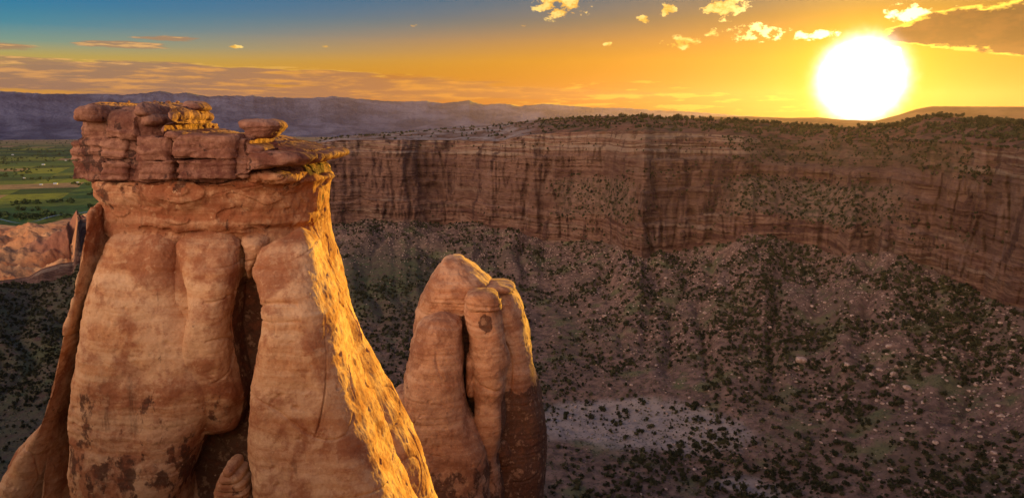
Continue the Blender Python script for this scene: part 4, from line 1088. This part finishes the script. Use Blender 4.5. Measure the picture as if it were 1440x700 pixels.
# ------------------------------------------------------------------ boulders on the slopes
m, n, b = new_mat('pale_boulder'); M_bould = m
n.put(b.inputs['Base Color'], n.mix(n.sstep(n.noise(pos(n), 0.8, 6, 0.65), 0.4, 0.62), (0.38, 0.24, 0.19), (0.60, 0.46, 0.40)))
bump(n, b, n.noise(pos(n), 2.0, 7, 0.65), 0.8, 0.3)
def boulder_np(seed, nz=14, nc=20, k=1.0):
    r_s = np.random.RandomState(seed)
    th = np.linspace(0, math.pi, nz)[:, None]; ph = np.linspace(0, 2 * math.pi, nc, endpoint=False)[None, :]
    d = np.stack([np.sin(th) * np.cos(ph), np.sin(th) * np.sin(ph), np.cos(th) + 0 * ph], -1)
    q = np.sign(d) * np.abs(d) ** 0.75
    q = q * (1 + 0.28 * fbm(d[..., 0] + seed, d[..., 1], d[..., 2], 1.2, 3)[..., None])
    q *= np.array([1.0, r_s.uniform(0.6, 0.9), r_s.uniform(0.4, 0.65)]); q[..., 2] += 0.3
    return q.reshape(-1, 3), grid_faces(nz, nc, True)
bvar = [mesh_np('boulder', *boulder_np(k_), (M_bould,), smooth=True) for k_ in range(7)]
def at_el(px_, py_):
    a, e = azel(px_, py_); c = col_of(float(a)); rows = np.where((SEG >= 2) & (SEG <= 3))[0]
    i = int(np.argmin(np.abs(EL[rows, c] - e))); return TV[rows[i], c]
bl = [(1250, 487, 1.6), (1275, 546, 1.6), (1125, 508, 2.6), (1120, 520, 1.6), (1190, 513, 1.8), (1236, 520, 1.4), (1255, 526, 1.4), (1303, 473, 1.0), (1322, 495, 1.0), (1333, 560, 1.0), (1378, 613, 0.9), (1394, 580, 1.1),
      (1362, 577, 1.1), (1372, 540, 1.3), (1296, 565, 0.9), (1224, 526, 1.2), (1252, 450, 1.3), (1080, 460, 1.5), (1140, 430, 1.2), (990, 440, 1.2), (905, 430, 1.3), (850, 445, 1.6), (900, 470, 1.2), (1010, 400, 1.4), (935, 392, 1.4)]
for i in range(150):
    px_ = rs.uniform(760, 1438); py_ = rs.uniform(365, 690)
    if rs.rand() < 0.35: px_, py_ = rs.normal(1280, 80), rs.normal(520, 50)
    if i % 5 == 0: px_, py_ = rs.uniform(560, 900), rs.uniform(335, 380)
    if px_ > 1437: continue
    bl.append((px_, py_, rs.uniform(0.5, 1.1)))
for px_, py_, s in bl:
    v = at_el(px_, py_)
    o = bpy.data.objects.new('boulder', bvar[rs.randint(7)]); COL.objects.link(o)
    o.location = (v[0], v[1], v[2] - 0.1); s *= 0.9
    o.scale = (s * 1.2, s, s); o.rotation_euler = (rs.uniform(-.2, .2), rs.uniform(-.2, .2), rs.uniform(0, 6.28))
    if px_ > 1190: lab, grp = 'pale fallen boulder on the right hand slope under the cliff', 'boulders on the right hand slope'
    elif px_ > 880: lab, grp = 'pale fallen boulder on the middle slope under the nose of the cliff', 'boulders on the middle slope'
    else: lab, grp = 'pale fallen boulder on the slope behind the clustered spire', 'boulders behind the spire'
    o['label'] = lab; o['category'] = 'boulder'; o['group'] = grp
# rubble
rb = []
for i in range(5200):
    a = rs.uniform(-20, 40); c = col_of(a); rbase = RR[seg_rows[4][0], c]; r = rbase - abs(rs.normal()) * 90 - 1
    if r < 215: continue
    x, y, z = ground_at(a, r, 2, 3); rb.append((x, y, z, rs.uniform(0.25, 0.75) ** 1.3))
tm = [boulder_np(50 + k_, 5, 6) for k_ in range(5)]
Vs = []
for q in rb:
    V = tm[rs.randint(5)][0]; an = rs.uniform(0, 6.28); c_, s_ = math.cos(an), math.sin(an)
    Vs.append(np.stack([V[:, 0] * c_ - V[:, 1] * s_, V[:, 0] * s_ + V[:, 1] * c_, V[:, 2]], -1) * q[3] * 1.1 + np.array(q[:3]))
nv = len(tm[0][0]); F = (np.arange(len(rb))[:, None, None] * nv + tm[0][1][None]).reshape(-1, 4)
link('rubble', mesh_np('rubble', np.concatenate(Vs), F, (M_bould,), smooth=False), kind='stuff')

# ------------------------------------------------------------------ farm buildings in the valley
m, n, b = new_mat('farm_wall'); M_fw = m; n.put(b.inputs['Base Color'], n.mix(n.noise(pos(n), 0.4, 3), (0.62, 0.60, 0.56), (0.8, 0.78, 0.74)))
m, n, b = new_mat('farm_roof'); M_fr = m; n.put(b.inputs['Base Color'], n.mix(n.noise(pos(n), 0.4, 3), (0.30, 0.42, 0.55), (0.55, 0.62, 0.7)))
fl = [(18, 219, 18, 'pale blue roofed barn highest on the far left fields'), (34, 252, 13, 'small white farmhouse on the left edge of the fields'), (57, 262, 14, 'white farmhouse left of the dark tree belt in the fields'), (77, 261, 18, 'long white barn right of the dark tree belt in the fields'),
      (60, 233, 20, 'white barn by the yellow green field'), (92, 226, 16, 'white farmhouse at the top of the yellow green field'), (108, 259, 12, 'small white farmhouse close to the pillar')]
for px_, py_, L_, lab in fl:
    a, e = azel(px_, py_); r = -212 / math.tan(R_(float(e))); x, y, z = ground_at(float(a), r, 7, 8)
    root = bpy.data.objects.new('farmhouse', None); COL.objects.link(root); root.location = (x, y, z - 0.3); root.rotation_euler = (0, 0, rs.uniform(-0.5, 0.5))
    root['label'] = lab; root['category'] = 'farmhouse'
    L_ *= 0.6; w2, d2, h = L_ / 2, L_ / 3.4, L_ * 0.28
    Vb = np.array([[sx_ * w2, sy_ * d2, zz_] for zz_ in (0, h) for sx_, sy_ in ((-1, -1), (1, -1), (1, 1), (-1, 1))])
    Fb = np.array([[0, 1, 5, 4], [1, 2, 6, 5], [2, 3, 7, 6], [3, 0, 4, 7]])
    link('wall', mesh_np('wall', Vb, Fb, (M_fw,), smooth=False), root)
    e_ = 1.08; rh = h * 0.75
    Vr = np.array([[-w2 * e_, -d2 * e_ * 1.1, h - 0.2], [w2 * e_, -d2 * e_ * 1.1, h - 0.2], [w2 * e_, 0, h + rh], [-w2 * e_, 0, h + rh], [w2 * e_, d2 * e_ * 1.1, h - 0.2], [-w2 * e_, d2 * e_ * 1.1, h - 0.2]])
    Vr = np.concatenate([Vr, Vr - np.array([0, 0, 0.35])])
    Fr = np.array([[0, 1, 2, 3], [3, 2, 4, 5], [9, 8, 7, 6], [11, 10, 8, 9], [0, 6, 7, 1], [5, 4, 10, 11], [1, 7, 8, 2], [2, 8, 10, 4], [3, 9, 6, 0], [5, 11, 9, 3]])
    link('roof', mesh_np('roof', Vr, Fr, (M_fr,), smooth=False), root)

# ------------------------------------------------------------------ haze
m = bpy.data.materials.new('haze_air'); m.use_nodes = True; m.node_tree.nodes.clear(); n = NT(m.node_tree)
v = n.n('ShaderNodeVolumePrincipled'); o = n.n('ShaderNodeOutputMaterial'); n.nt.links.new(v.outputs[0], o.inputs['Volume'])
v.inputs['Color'].default_value = (0.23, 0.175, 0.38, 1); v.inputs['Density'].default_value = HAZE_DENSITY; v.inputs['Anisotropy'].default_value = 0.70
S, z0, z1 = 14500, -300, 500
Vb = np.array([[sx_ * S, sy_ * S, zz_] for zz_ in (z0, z1) for sx_, sy_ in ((-1, -1), (1, -1), (1, 1), (-1, 1))])
Fb = np.array([[0, 3, 2, 1], [4, 5, 6, 7], [0, 1, 5, 4], [1, 2, 6, 5], [2, 3, 7, 6], [3, 0, 4, 7]])
link('haze', mesh_np('haze', Vb, Fb, (m,), smooth=False), kind='stuff')
